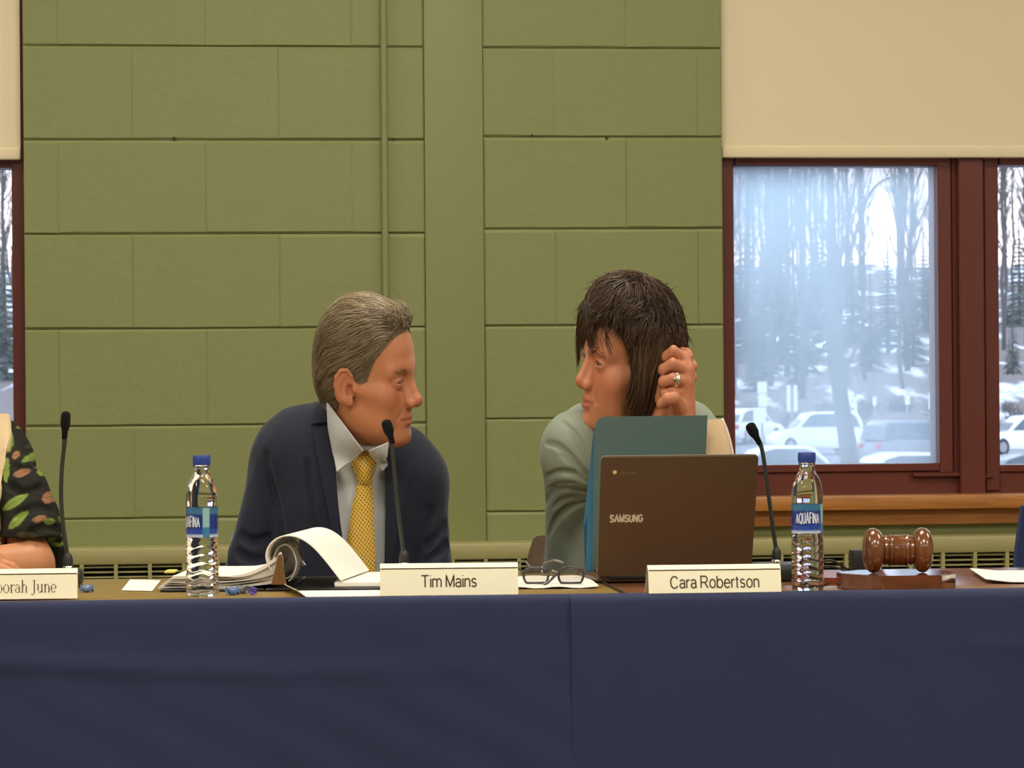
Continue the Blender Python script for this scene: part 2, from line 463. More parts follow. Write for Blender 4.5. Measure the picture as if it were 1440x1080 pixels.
# ------------------------------------------------------------------ heads (x forward, y left, z up, eyes at z = 0)
def head_field(F, female=False, open_=1.0, smile=0.0):
    f = 1.0 if female else 0.0
    F.ell((-0.008, 0, 0.036), (0.097, 0.075, 0.082), k=0.0)
    F.ell((-0.036, 0, -0.010), (0.062, 0.062, 0.066), k=0.03)
    F.ell((0.036, 0, -0.034), (0.047, 0.056 - 0.002 * f, 0.078), k=0.03)
    F.ell((0.045, 0, 0.040), (0.045, 0.058, 0.045), k=0.025)                          # forehead
    jw = 0.050 - 0.004 * f
    F.both(lambda s: s.cone((0.002, jw, -0.055), (0.060, 0.018 - 0.004 * f, -0.103), 0.017, 0.015, k=0.02))
    F.ell((0.074, 0, -0.102), (0.017, 0.019 - 0.003 * f, 0.015), k=0.018)                        # chin
    F.ell((0.032, 0, -0.086), (0.045, 0.042, 0.024), k=0.02)
    F.ell((0.066, 0, -0.062), (0.025, 0.033, 0.033), k=0.018)                         # muzzle
    F.both(lambda s: s.ell((0.056, 0.040, -0.030), (0.022, 0.022, 0.021), k=0.02))   # cheek
    F.both(lambda s: s.cone((0.052, 0.050, -0.022), (0.010, 0.063, -0.014), 0.013, 0.009, k=0.025))
    F.both(lambda s: s.ell((0.032, 0.044, -0.056), (0.036, 0.017, 0.036), k=0.02))     # cheek
    br = 0.0105 if female else 0.013
    F.both(lambda s: s.cone((0.0845, 0.012, 0.0185), (0.068, 0.047, 0.0165), br, br * 0.8, k=0.016))
    F.both(lambda s: s.ell((0.100, 0.0335, -0.0005), (0.0175, 0.018, 0.0130), op='s', k=0.012))
    F.both(lambda s: s.cone((0.0800, 0.0075, 0.000), (0.0930, 0.0120, -0.036), 0.0085, 0.0085, k=0.010))
    # nose
    nb = 0.0065 if female else 0.0078
    F.cone((0.0865, 0, 0.010), (0.1060, 0, -0.031), nb, nb + 0.0012, k=0.010)
    F.ball((0.1085, 0, -0.0365), 0.0100 - 0.0014 * f, k=0.009)
    F.both(lambda s: s.ell((0.0970, 0.0125, -0.0415), (0.0100, 0.0066, 0.0070), k=0.007))
    F.cone((0.106, 0, -0.042), (0.092, 0, -0.049), 0.0045, 0.006, k=0.006)
    F.both(lambda s: s.ell((0.1015, 0.0068, -0.0480), (0.0055, 0.0030, 0.0040), op='s', k=0.003))
    # eyelids
    F.both(lambda s: s.ell((0.0735, 0.0320, -0.001), (0.0149, 0.0156, 0.0145), k=0.005))
    F.both(lambda s: s.ell((0.089, 0.0325, -0.0008), (0.014, 0.0128, 0.0046 * open_), op='s', k=0.0015))
    F.both(lambda s: s.cone((0.0900, 0.020, 0.0082), (0.0820, 0.0445, 0.0066), 0.0010, op='s', k=0.003))    # lid fold
    # mouth
    F.both(lambda s: s.cone((0.0905, 0.003, -0.0655), (0.0765, 0.0235, -0.0705 + smile * 0.003), 0.0056, 0.0030, k=0.006))
    F.cone((0.0895, -0.006, -0.0775), (0.0895, 0.006, -0.0775), 0.0066, k=0.006)
    F.both(lambda s: s.cone((0.0885, 0.004, -0.0770), (0.0768, 0.0215, -0.0725 + smile * 0.003), 0.0058, 0.0030, k=0.005))
    F.both(lambda s: s.cone((0.1005, 0.000, -0.0715), (0.0835, 0.0265, -0.0712 + smile * 0.003), 0.0022, 0.0016, op='s', k=0.0035))
    F.ell((0.097, 0, -0.088), (0.008, 0.016, 0.004), op='s', k=0.010)
    F.ell((0.1005, 0, -0.057), (0.004, 0.0028, 0.0075), op='s', k=0.006)
    if not female:   # folds from the nose to the mouth
        F.both(lambda s: s.cone((0.0935, 0.0205, -0.045), (0.079, 0.032, -0.068), 0.0016, 0.0014, op='s', k=0.006))
        F.both(lambda s: s.cone((0.081, 0.024, -0.017), (0.071, 0.043, -0.016), 0.0014, op='s', k=0.006))
    else:
        F.both(lambda s: s.cone((0.0935, 0.0205, -0.047), (0.080, 0.031, -0.066), 0.001, 0.001, op='s', k=0.006))
    # ears
    ye = 0.0715
    def ear(s):
        t = math.radians(-18); c, n = math.cos(t), math.sin(t); a = math.radians(10)
        R = np.array([[c, -n, 0], [n, c, 0], [0, 0, 1]]) @ np.array([[math.cos(a), 0, math.sin(a)], [0, 1, 0], [-math.sin(a), 0, math.cos(a)]])
        R = R @ np.eye(3)
        s.ell((-0.016, ye + 0.006, -0.010), (0.0205, 0.0075, 0.0310), k=0.004, R=R)
        s.ell((-0.011, ye + 0.0125, -0.008), (0.0140, 0.0066, 0.0225), op='s', k=0.003, R=R)
        s.cone((-0.019, ye + 0.0035, 0.008), (-0.017, ye + 0.0045, -0.024), 0.0032, 0.0030, k=0.004)
        s.ell((-0.006, ye + 0.0065, -0.014), (0.0080, 0.0090, 0.0105), op='s', k=0.003)
        rim_ = [(-.001, ye + .005, .010), (-.010, ye + .0085, .0195), (-.022, ye + .0125, .0185), (-.031, ye + .0150, .008), (-.033, ye + .0145, -.006), (-.027, ye + .0115, -.022), (-.018, ye + .0085, -.032)]
        for a_, b_ in zip(rim_[:-1], rim_[1:]): s.cone(a_, b_, .0033, k=.0025)
        s.ball((0.0025, ye + 0.0015, -0.013), 0.0052, k=0.004)
        s.ell((-0.007, ye + 0.004, -0.036), (0.0085, 0.0048, 0.0085), k=0.005)
    F.both(ear)
    return F

def head_colour(L, skin, lip, blush, brow=None):
    """colour of the skin by place on the head, L in head coordinates"""
    x, y, z = L[:, 0], np.abs(L[:, 1]), L[:, 2]
    c = np.tile(np.array(skin[:3]), (len(L), 1))
    on = (x > -0.12) & (z < 0.14) & (z > -0.125)
    m = np.exp(-(((x - 0.062) / 0.03) ** 2 + ((y - 0.045) / 0.022) ** 2 + ((z + 0.030) / 0.022) ** 2)) * 0.75
    m = np.maximum(m, np.exp(-(((x - 0.112) / 0.014) ** 2 + (y / 0.014) ** 2 + ((z + 0.036) / 0.014) ** 2)) * 0.7)
    m = np.maximum(m, np.exp(-(((x + 0.014) / 0.022) ** 2 + ((y - 0.085) / 0.014) ** 2 + ((z + 0.01) / 0.035) ** 2)) * 0.6)
    m = m * on
    c = c * (1 - m[:, None]) + np.array(blush[:3]) * m[:, None]
    yl = np.clip(y / 0.024, 0, 1)
    zu = -0.0615 - 0.0085 * yl ** 1.5; zl = -0.0825 + 0.0105 * yl ** 1.8
    m = smooth01(zl - 0.0015, zl + 0.0012, z) * (1 - smooth01(zu - 0.0012, zu + 0.0012, z)) * (y < 0.024) * (x > 0.074)
    c = c * (1 - m[:, None] * 0.85) + np.array(lip[:3]) * m[:, None] * 0.85
    return c

def eyeball(parent, F, cy, mats, look=(1, 0, 0), iris=(0.12, 0.16, 0.16), post=None):
    """one eye in the head frame F; look in head coordinates"""
    c = np.array((0.0735, cy, -0.001)); r = 0.0124
    V = []; Fc = []; n = 24; k = 18
    lk = np.array(look, float); lk /= np.linalg.norm(lk)
    a = np.cross((0, 0, 1), lk); a /= np.linalg.norm(a); b = np.cross(lk, a)
    cols = []
    for i in range(k + 1):
        th = PI * i / k if i > 6 else (i / 6.0) * (PI * 6 / k)
        for j in range(n):
            ph = 2 * PI * j / n
            d = lk * math.cos(th) + (a * math.cos(ph) + b * math.sin(ph)) * math.sin(th)
            V.append(c + r * d)
            q = r * math.sin(th) if th < PI / 2 else 1
            cols.append((0.004, 0.004, 0.004) if q < 0.0026 else (iris if q < 0.0064 else (0.30, 0.27, 0.25)))
    for i in range(k):
        for j in range(n): Fc.append((i * n + j, i * n + (j + 1) % n, (i + 1) * n + (j + 1) % n, (i + 1) * n + j))
    V = np.array([F.pt(v) for v in V])
    if post is not None: V = post(V)
    return raw('eye', V, Fc, mats, parent, True, np.array(cols))

# ------------------------------------------------------------------ hair: strands grown over a field
def grow(F, roots, flow, n, step, lift, rng, wander=0.25):
    """roots (N,3) in world; flow(P, i) gives wanted direction; strands hug the field at height lift(i)"""
    P = roots.copy(); out = [P.copy()]; prev = None
    jit = rng.normal(0, wander, (len(P), 3))
    for i in range(1, n):
        g = F.grad(P, 0.0015); d = flow(P, i) + jit
        d = d - g * (d * g).sum(1)[:, None]
        d /= np.sqrt((d * d).sum(1))[:, None] + 1e-9
        if prev is not None:
            d = d * 0.6 + prev * 0.4
            d /= np.sqrt((d * d).sum(1))[:, None] + 1e-9
        prev = d
        st = step[:, None] if hasattr(step, '__len__') else step
        P = P + d * st
        L = lift(i) if callable(lift) else lift
        e = F(P) - L
        P = P - F.grad(P, 0.0015) * (e * 0.8)[:, None]
        out.append(P.copy())
    return np.stack(out, 1)
def strands(name, S, rad, mat_, parent, cols, post=None, sides=4, taper=0.25):
    """S (N, n, 3) polylines to tapered tubes in one mesh"""
    N, n, _ = S.shape
    T = np.gradient(S, axis=1); T /= np.sqrt((T * T).sum(2))[:, :, None] + 1e-9
    U = np.cross(T, np.array([0.31, 0.52, 0.79])); U /= np.sqrt((U * U).sum(2))[:, :, None] + 1e-9
    Vv = np.cross(T, U)
    t = np.linspace(0, 1, n); prof = np.minimum(1, 0.5 + t * 4) * (1 - (1 - taper) * t ** 1.6)
    R = (rad[:, None] if hasattr(rad, '__len__') else rad) * prof[None, :]
    ring = [S + R[:, :, None] * (U * math.cos(2 * PI * k / sides) + Vv * math.sin(2 * PI * k / sides)) for k in range(sides)]
    V = np.stack(ring, 2).reshape(-1, 3)
    b = (np.arange(N)[:, None] * n + np.arange(n - 1)[None, :]).reshape(-1) * sides
    F = []
    for k in range(sides):
        F.append(np.stack([b + k, b + (k + 1) % sides, b + sides + (k + 1) % sides, b + sides + k], 1))
    F = np.concatenate(F)
    C = np.repeat(cols, n * sides, axis=0)
    if post is not None: V = post(V)
    return V, F, C
def sample_surface(V, Q, n, rng, keep=None):
    a = V[Q[:, 0]]; b = V[Q[:, 1]]; c = V[Q[:, 2]]
    ar = np.sqrt((np.cross(b - a, c - a) ** 2).sum(1))
    if keep is not None: ar = ar * keep((a + b + c) / 3)
    i = rng.choice(len(Q), n, p=ar / ar.sum())
    u = rng.random((n, 1)); v = rng.random((n, 1))
    return a[i] + (b[i] - a[i]) * u + (V[Q[i, 3]] - a[i]) * v

def lashes(P, F, col_, r=.0006):
    """a dark line of lashes along each upper lid (F framed on the head)"""
    ps = []
    for sy in (1, -1):
        q = [F.pt(p) for p in ((.0835, .0198 * sy, -.0008), (.0872, .0255 * sy, .0032), (.0876, .0325 * sy, .0042), (.0848, .0395 * sy, .0026), (.0795, .0448 * sy, -.0012))]
        q = np.array([tuple(p) for p in spline([tuple(p) for p in q], 4)])
        for _ in range(3): q = q - F.grad(q, .0006) * (F(q) - .0003)[:, None]
        ps.append(q)
    V, Fc, Cc = strands('l', np.stack(ps), r, None, None, np.tile(np.array(col_), (2, 1)), P.post, 5, .5)
    return raw('eyelashes', V, Fc, M['hair'], P.root, True, Cc)
# ================================================================== camera, world, light
cam = bpy.data.cameras.new('camera'); cam_o = bpy.data.objects.new('camera', cam); link(cam_o)
cam.sensor_width = 36.0; cam.lens = FPX / 1440 * 36.0; cam.clip_end = 2000; cam.clip_start = 0.05
cam_o.location = (0, 0, CAM_Z)
cam_o.rotation_euler = (Matrix.Rotation(0, 3, 'X') @ Matrix.Rotation(PI / 2, 3, 'X') @ Matrix.Rotation(-ROLL, 3, 'Z')).to_euler()
cam.dof.use_dof = True; cam.dof.focus_distance = 5.5; cam.dof.aperture_fstop = 30
SC.camera = cam_o
SC.view_settings.view_transform = 'Standard'; SC.view_settings.look = 'None'
SC.view_settings.exposure = 0.0; SC.view_settings.gamma = 1.0; SC.view_settings.use_curve_mapping = False
SC.cycles.use_denoising = True
SC.cycles.max_bounces = 10; SC.cycles.transparent_max_bounces = 16; SC.cycles.caustics_refractive = True

w = bpy.data.worlds.new('sky'); SC.world = w; w.use_nodes = True
wt = w.node_tree; bg = wt.nodes['Background']
tc = wt.nodes.new('ShaderNodeTexCoord'); sp = wt.nodes.new('ShaderNodeSeparateXYZ'); cr = wt.nodes.new('ShaderNodeValToRGB')
wt.links.new(tc.outputs['Generated'], sp.inputs[0]); wt.links.new(sp.outputs['Z'], cr.inputs['Fac']); wt.links.new(cr.outputs['Color'], bg.inputs['Color'])
e = cr.color_ramp.elements; e[0].position = 0.0; e[0].color = (1.0, 0.80, 0.74, 1); e[1].position = 0.09; e[1].color = (0.66, 0.80, 1.0, 1)
n = e.new(0.035); n.color = (1.0, 0.90, 0.92, 1)
bg.inputs['Strength'].default_value = 2.7

# ================================================================== materials of the room
M = {}
M['wall'] = mat('wall_paint', srgb(129, 133, 81), 0.55, noise=0.03, nscale=9, bump=0.7, bscale=42)
M['pillar'] = mat('pillar_paint', srgb(130, 134, 82), 0.5, bump=0.06, bscale=30)
M['spot'] = mat('brown_spot', srgb(70, 45, 25), 0.8)
M['conv'] = mat('convector_paint', srgb(158, 150, 98), 0.45, bump=0.05, bscale=40)
M['slot'] = mat('grille_dark', srgb(40, 36, 24), 0.6)
M['maroon'] = mat('maroon_paint', srgb(96, 40, 27), 0.45, noise=0.08, nscale=20)
M['blind'] = mat('blind_fabric', srgb(226, 209, 172), 0.8, bump=0.1, bscale=500)
M['oak'] = wood('oak_sill', srgb(150, 92, 40), srgb(184, 122, 58), 0.4, 4.0, (2, 12, 30))
M['ceil'] = mat('ceiling_tile', srgb(225, 222, 210), 0.9)
M['floor'] = mat('floor_tile', srgb(120, 112, 98), 0.4, noise=0.1, nscale=8)
M['plain'] = mat('plain_wall_paint', srgb(205, 198, 175), 0.7)
M['white_metal'] = mat('white_metal', srgb(230, 228, 220), 0.4)

# ---- the block wall: every block a raised face, grooves between
L_J = [-199, -67, 65, 197, 329, 462, 598, 728, 860, 992, 1124, 1256]
R_J = [-196, -64, 68, 193, 322, 458, 588, 718, 850, 982, 1114, 1246]
def blocks(bm, x0, x1, zs, first_even, step, a0, holes=None):
    """courses between the heights zs, running bond; x in wall metres"""
    rnd = random.Random(3)
    for r in range(len(zs) - 1):
        zt, zb = zs[r], zs[r + 1]
        x = a0 if (r % 2 == first_even) else a0 + step / 2
        while x > x0: x -= step
        xs = [x0]
        while x < x1 - 0.004:
            if x > x0 + 0.004: xs.append(x)
            x += step
        xs.append(x1)
        for a, b in zip(xs[:-1], xs[1:]):
            gz0 = 0.0062 + rnd.uniform(-0.0014, 0.0012); gz1 = 0.0046 + rnd.uniform(-0.001, 0.001)
            gx = rnd.uniform(.0026, .004); dp = 0.0042 + rnd.uniform(-0.0008, 0.0008)
            n = max(2, int((b - a) / 0.05)); top = []; bot = []
            back_t = []; back_b = []
            for i in range(n + 1):
                t = i / n; xx = a + (b - a) * t; xi = a + gx + (b - a - 2 * gx) * t
                jz = rnd.uniform(-0.0008, 0.0008)
                top.append(bm.verts.new((xi, -0.0 + rnd.uniform(-.0003, .0003), zt - gz0 + jz))); bot.append(bm.verts.new((xi, rnd.uniform(-.0003, .0003), zb + gz1 + jz)))
                back_t.append(bm.verts.new((xx, dp, zt - 0.0005))); back_b.append(bm.verts.new((xx, dp, zb + 0.0005)))
            for i in range(n):
                bm.faces.new((bot[i], bot[i + 1], top[i + 1], top[i]))
                bm.faces.new((top[i], top[i + 1], back_t[i + 1], back_t[i])); bm.faces.new((back_b[i], back_b[i + 1], bot[i + 1], bot[i]))
            ev = rnd.uniform(.0009, .0018)     # the upright joints are almost filled with paint
            for q in (back_t, back_b):
                for w_ in (q[0], q[-1]): pass
            f0 = [bm.verts.new((a, ev, zb + gz1)), bm.verts.new((a, ev, zt - gz0))]; f1 = [bm.verts.new((b, ev, zb + gz1)), bm.verts.new((b, ev, zt - gz0))]
            bm.faces.new((f0[0], bot[0], top[0], f0[1])); bm.faces.new((bot[-1], f1[0], f1[1], top[-1]))
            bm.faces.new((back_b[0], bot[0], f0[0])); bm.faces.new((f0[1], top[0], back_t[0])); bm.faces.new((back_b[-1], f1[0], bot[-1])); bm.faces.new((top[-1], f1[1], back_t[-1]))
bm = bmesh.new()
zL = [WL(300, y)[1] for y in L_J]; zR = [WL(850, y)[1] for y in R_J]
xl0, xl1 = WL(34, 300)[0], WL(597, 300)[0]; xr0, xr1 = WL(681, 300)[0], WL(1016, 300)[0]
pxm = WL(820, 300)[0] - WL(720, 300)[0]; step = 2.02 * pxm
zL[0] = 3.0; zR[0] = 3.0; zL[-1] = 0; zR[-1] = 0
blocks(bm, xl0, xl1, zL, 1, step, WL(82, 300)[0])
blocks(bm, xr0, xr1, zR, 0, step, WL(982, 300)[0])
def slab(x0, x1, z0, z1, y0=0.008, y1=0.20): box(bm, (x0, y0, z0), (x1, y1, z1))
XW = 4.6
wl0 = WL(-420, 300)[0]; wr1 = WL(1840, 300)[0]           # far jambs of the two windows
zs_l = WL(20, 690)[1]; zs_r = WL(1200, 700)[1]; zh = 2.62
slab(xl0, xr1, 0, 3.0)                                   # behind the blocks
slab(wl0, xl0, 0, zs_l - 0.03, 0.0); slab(xr1, wr1, 0, zs_r - 0.03, 0.0)
slab(wl0, xl0, zh, 3.0, 0.0); slab(xr1, wr1, zh, 3.0, 0.0)
slab(-XW - .3, wl0, 0, 3.0, 0.0); slab(wr1, XW + .5, 0, 3.0, 0.0)
wall = struct(at_wall(obj('wall_back', bm, M['wall'])))
bm = nbox((xl1 + 0.001, -0.004, 0), (xr0 - 0.0015, 0.01, 3.0), 0.0025, 2)
struct(at_wall(obj('trim_1', bm, M['pillar'], smooth=True, angle=40)))['label'] = 'smooth green pillar between the block courses'
for px, py, r in ((245, 195, .0045), (553, 195, .003), (748, 190, .003), (853, 194.5, .0035), (510, 730, .003)):
    x, z = WL(px, py); bm = bmesh.new()
    lathe(bm, [(r, 0), (r * .8, .0012), (0.0001, .0016)], 10, m=Matrix.Translation((x, 0.0005, z)) @ Matrix.Rotation(PI / 2, 4, 'X'), mod=lambda a, z, r: 1 + .25 * math.sin(3 * a + 1))
    obj('chip_mark', bm, M['spot'], wall)

# ---- floor, ceiling, other walls
struct(obj('floor', nbox((-5, -3.4, -0.1), (5.4, 8.4, 0.0)), M['floor']))
struct(obj('ceiling', nbox((-5, -3.4, 3.0), (5.4, 8.6, 3.1)), M['ceil']))
struct(obj('wall_left', nbox((-4.75, -3.4, 0), (-4.6, 7.0, 3.0)), M['plain']))
struct(obj('wall_right', nbox((4.6, -3.4, 0), (4.75, 8.3, 3.0)), M['plain']))
struct(obj('wall_front', nbox((-4.75, -3.4, 0), (4.75, -3.2, 3.0)), M['plain']))

# ---- ceiling lights (the lamps of the room, above the picture)
lampm = NT('lamp_diffuser'); lampm.b.inputs['Emission Color'].default_value = (1.0, 0.94, 0.84, 1); lampm.b.inputs['Emission Strength'].default_value = 2.0
k = 0
for y in (0.9, 3.4, 5.9):
    for x in (-2.6, 0.0, 2.6):
        r = empty('ceiling_light', (x, y, 2.93), 0, 'white ceiling light panel in the %s of the ceiling, %s' % ({0.9: 'front row', 3.4: 'middle row', 5.9: 'row nearest the windows'}[y], {-2.6: 'left', 0.0: 'centre', 2.6: 'right'}[x]), 'ceiling light', 'ceiling light panels')
        bm = bmesh.new()
        for a, b in (((-.62, -.32, 0), (.62, -.28, .07)), ((-.62, .28, 0), (.62, .32, .07)), ((-.62, -.28, 0), (-.58, .28, .07)), ((.58, -.28, 0), (.62, .28, .07))): box(bm, a, b)
        obj('frame', bm, M['white_metal'], r)
        obj('diffuser', nbox((-.58, -.28, 0.02), (.58, .28, .03)), lampm.m, r)
        ld = bpy.data.lights.new('lamp', 'AREA'); ld.shape = 'RECTANGLE'; ld.size = 1.1; ld.size_y = .5
        ld.energy = {0.9: 28, 3.4: 42, 5.9: 30}[y]; ld.color = (1.0, 0.94, 0.84)
        lo = bpy.data.objects.new('lamp', ld); link(lo, r); lo.location = (0, 0, -0.01)

# ---- windows
def wbox(bm, px0, py0, px1, py1, y0, y1, bev=0.0):
    """a bar whose front face (local depth y0) spans these pixels on the wall"""
    cx = (px0 + px1) / 2; cy = (py0 + py1) / 2
    a = WL(px0, cy, y0); b = WL(px1, cy, y0); t = WL(cx, py0, y0); u = WL(cx, py1, y0)
    return box(bm, (a[0], y0, u[1]), (b[0], y1, t[1]), bev, 1)
def pane_mat(name, haze, col, trans):
    t = NT(name); t.t.nodes.remove(t.b)
    tr = t.n('ShaderNodeBsdfTransparent'); gl = t.n('ShaderNodeBsdfGlossy'); gl.inputs['Roughness'].default_value = 0.02
    fr = t.n('ShaderNodeFresnel'); fr.inputs['IOR'].default_value = 1.35
    m1 = t.n('ShaderNodeMixShader'); t.l(fr.outputs[0], m1.inputs[0]); t.l(tr.outputs[0], m1.inputs[1]); t.l(gl.outputs[0], m1.inputs[2])
    last = m1
    if haze > 0:      # breath and frost on the glass: a milky film, uneven
        tl = t.n('ShaderNodeBsdfTranslucent'); tl.inputs['Color'].default_value = col
        tc = t.n('ShaderNodeTexCoord'); nz = t.n('ShaderNodeTexNoise'); nz.inputs['Scale'].default_value = 3.0; nz.inputs['Detail'].default_value = 3
        mp = t.n('ShaderNodeMapping'); mp.inputs['Scale'].default_value = (2.2, 1, 0.8); t.l(tc.outputs['Object'], mp.inputs['Vector']); t.l(mp.outputs['Vector'], nz.inputs['Vector'])
        mr = t.n('ShaderNodeMapRange'); mr.inputs['From Min'].default_value = 0.3; mr.inputs['From Max'].default_value = 0.7
        mr.inputs['To Min'].default_value = haze * 0.75; mr.inputs['To Max'].default_value = haze * 1.2
        t.l(nz.outputs['Fac'], mr.inputs['Value'])
        hz_ = mr.outputs[0]
        if haze > .2:      # thicker mist towards the upper left corner of the pane
            sx = t.n('ShaderNodeSeparateXYZ'); t.l(tc.outputs['Object'], sx.inputs[0])
            g1 = t.n('ShaderNodeMapRange'); g1.interpolation_type = 'SMOOTHSTEP'; g1.inputs['From Min'].default_value = 1.10; g1.inputs['From Max'].default_value = 1.56; g1.inputs['To Max'].default_value = .42; t.l(sx.outputs['Z'], g1.inputs['Value'])
            g2 = t.n('ShaderNodeMapRange'); g2.interpolation_type = 'SMOOTHSTEP'; g2.inputs['From Min'].default_value = .95; g2.inputs['From Max'].default_value = .48; g2.inputs['To Min'].default_value = .25; t.l(sx.outputs['X'], g2.inputs['Value'])
            mm = t.n('ShaderNodeMath'); mm.operation = 'MULTIPLY_ADD'; t.l(g1.outputs[0], mm.inputs[0]); t.l(g2.outputs[0], mm.inputs[1]); t.l(mr.outputs[0], mm.inputs[2]); hz_ = mm.outputs[0]
        m2 = t.n('ShaderNodeMixShader'); t.l(hz_, m2.inputs[0]); t.l(last.outputs[0], m2.inputs[1]); t.l(tl.outputs[0], m2.inputs[2]); last = m2
    t.l(last.outputs[0], t.out.inputs['Surface'])
    return t.m
M['pane_hazy'] = pane_mat('hazy_glass', 0.30, (0.80, 0.92, 1.0, 1), 1)
M['pane_clear'] = pane_mat('clear_glass', 0.05, (0.85, 0.93, 1.0, 1), 1)
win = struct(at_wall(bpy.data.objects.new('window_1', None))); link(win)
bm = bmesh.new()
Y0 = 0.045
wbox(bm, 1010, 214, 1033, 700, Y0, 0.14, .002)                  # left jamb
wbox(bm, 1033, 214, 1320, 233, Y0 + .008, 0.14, .002)           # heads
wbox(bm, 1405, 214, 1760, 232, Y0 + .008, 0.14, .002)
wbox(bm, 1320, 214, 1339, 665, Y0 + .006, 0.14, .002)
wbox(bm, 1339, 214, 1350, 665, Y0 + .012, 0.14, .002)
wbox(bm, 1350, 214, 1385, 702, Y0 - .012, 0.14, .003)
wbox(bm, 1385, 214, 1405, 690, Y0 + .004, 0.14, .002)
wbox(bm, 1033, 653, 1322, 664, Y0 + .006, 0.14, .002)
wbox(bm, 1033, 664, 1351, 702, Y0 + .012, 0.14, .001)
wbox(bm, 1405, 652, 1760, 662, Y0 + .006, 0.14, .002)
wbox(bm, 1385, 662, 1760, 702, Y0 + .012, 0.14, .001)
wbox(bm, 1755, 60, 1850, 702, Y0, 0.14, .002)
wbox(bm, 1284, 665, 1351, 670, Y0 - .002, 0.1, .001)             # weather bars
wbox(bm, 1375, 668, 1397, 672, Y0 - .002, 0.1, .001)
wbox(bm, 1016, -480, 1850, 222, Y0 + .05, 0.14, .001) if False else None
wbox(bm, 1016, -520, 1850, -440, Y0, 0.14, .001)
obj('window_frame', bm, M['maroon'], win, smooth=True, angle=30)
def pane(px0, py0, px1, py1, m, name='pane'):
    bm = bmesh.new(); wbox(bm, px0, py0, px1, py1, 0.085, 0.089); return obj(name, bm, m, win)
o = pane(1031, 231, 1322, 655, M['pane_hazy']); o['label'] = 'window pane misted with a pale blue haze'
pane(1403, 230, 1757, 654, M['pane_clear'])['label'] = 'clear window pane'
pane(1031, -445, 1322, 226, M['pane_clear'], 'upper_pane'); pane(1403, -445, 1757, 226, M['pane_clear'], 'upper_pane')
bm = bmesh.new(); zt = WL(1250, 697, -0.05)[1]; zb = WL(1250, 717, -0.05)[1]; za = WL(1250, 738, -0.012)[1]
box(bm, (xr1 - .10, -0.05, zb), (wr1, 0.06, zt), .004, 2)
box(bm, (xr1 - .06, -0.022, za), (wr1, 0.0, zb), .002, 1)
obj('window_sill', bm, M['oak'], win, smooth=True, angle=30)
# left window
win2 = struct(at_wall(bpy.data.objects.new('window_2', None))); link(win2)
bm = bmesh.new()
wbox(bm, 18, 222, 38, 715, Y0, 0.14, .002); wbox(bm, 26, -520, 38, 228, Y0, 0.14, .001); wbox(bm, -440, 216, 18, 236, Y0 + .008, 0.14, .002); wbox(bm, -440, 655, 18, 700, Y0 + .008, 0.14, .002); wbox(bm, -450, -520, -420, 700, Y0, 0.14, .002)
wbox(bm, -450, -520, 34, -440, Y0, 0.14, .001)
obj('window_frame', bm, M['maroon'], win2, smooth=True, angle=30)
bm = bmesh.new(); wbox(bm, -425, 234, 20, 660, 0.085, 0.089); obj('pane', bm, M['pane_clear'], win2)
bm = bmesh.new(); wbox(bm, -425, -445, 20, 230, 0.085, 0.089); obj('upper_pane', bm, M['pane_clear'], win2)
bm = bmesh.new(); box(bm, (wl0, -0.05, zb), (xl0 + .0, 0.06, zt), .004, 2); box(bm, (wl0, -.022, za), (xl0 + .0, 0, zb), .002, 1)
obj('window_sill', bm, M['oak'], win2, smooth=True, angle=30)
# roller blinds
def blind(px0, px1, py, label):
    r = at_wall(empty('roller_blind', (0, 0, 0), 0, label, 'blind'))
    y = Y0 - .022
    a = WL(px0, py, y); b = WL(px1, py, y); z0 = a[1]; z1 = zh - .01
    bm = bmesh.new(); box(bm, (a[0], y, z0 + .022), (b[0], y + .0015, z1)); obj('fabric', bm, M['blind'], r)
    bm = bmesh.new(); box(bm, (a[0], y - .004, z0), (b[0], y + .006, z0 + .026), .004, 3); obj('bottom_bar', bm, M['blind'], r, smooth=True, angle=40)
    bm = bmesh.new(); tube(bm, [(a[0], y + .02, z1 - .02), (b[0], y + .02, z1 - .02)], .018, 16); obj('roller', bm, M['white_metal'], r, smooth=True, angle=40)
blind(1015, 1840, 222, 'cream roller blind pulled down over the window at the right')
blind(-420, 29, 225, 'cream roller blind over the window at the left edge of the photo')

# ---- pipe and convector
x = WL(541.5, 300, -0.012)[0]; bm = bmesh.new(); tube(bm, [(x, -.010, 0.62), (x, -.010, 3.0)], 0.0075, 14)
at_wall(tag(obj('conduit_pipe', bm, M['wall'], smooth=True, angle=50), 'thin vertical pipe painted green running down the block wall', 'pipe'))
r = at_wall(empty('wall_convector', (0, 0, 0), 0, 'long cream convector heater with dark slotted grille along the foot of the wall', 'heater'))
yf = -0.11; zt = WL(700, 763, yf)[1]; z1 = WL(700, 787, yf)[1]; z2 = WL(700, 822, yf)[1]
bm = bmesh.new()
box(bm, (-3.6, yf, z1), (3.9, 0.0, zt), .006, 2); box(bm, (-3.6, yf, 0.10), (3.9, 0.0, z2), .003, 1)
box(bm, (-3.6, yf + .03, z2 - .01), (3.9, 0.0, z1 + .01), 0, mi=1)
obj('housing', bm, [M['conv'], M['slot']], r, smooth=True, angle=40)
pitch = WL(163, 800, yf)[0] - WL(115, 800, yf)[0]; bw = pitch * .11
x = WL(115, 800, yf)[0] - 10 * pitch; bar0 = obj('grille_bar', nbox((-bw / 2, yf + .002, z2 - .004), (bw / 2, yf + .03, z1 + .004)), M['conv'], r); bar0.location.x = x; x += pitch
while x < WL(1840, 800, yf)[0]:
    c = bar0.copy(); link(c, r); c.location.x = x; x += pitch
bm = bmesh.new(); nsl = 5
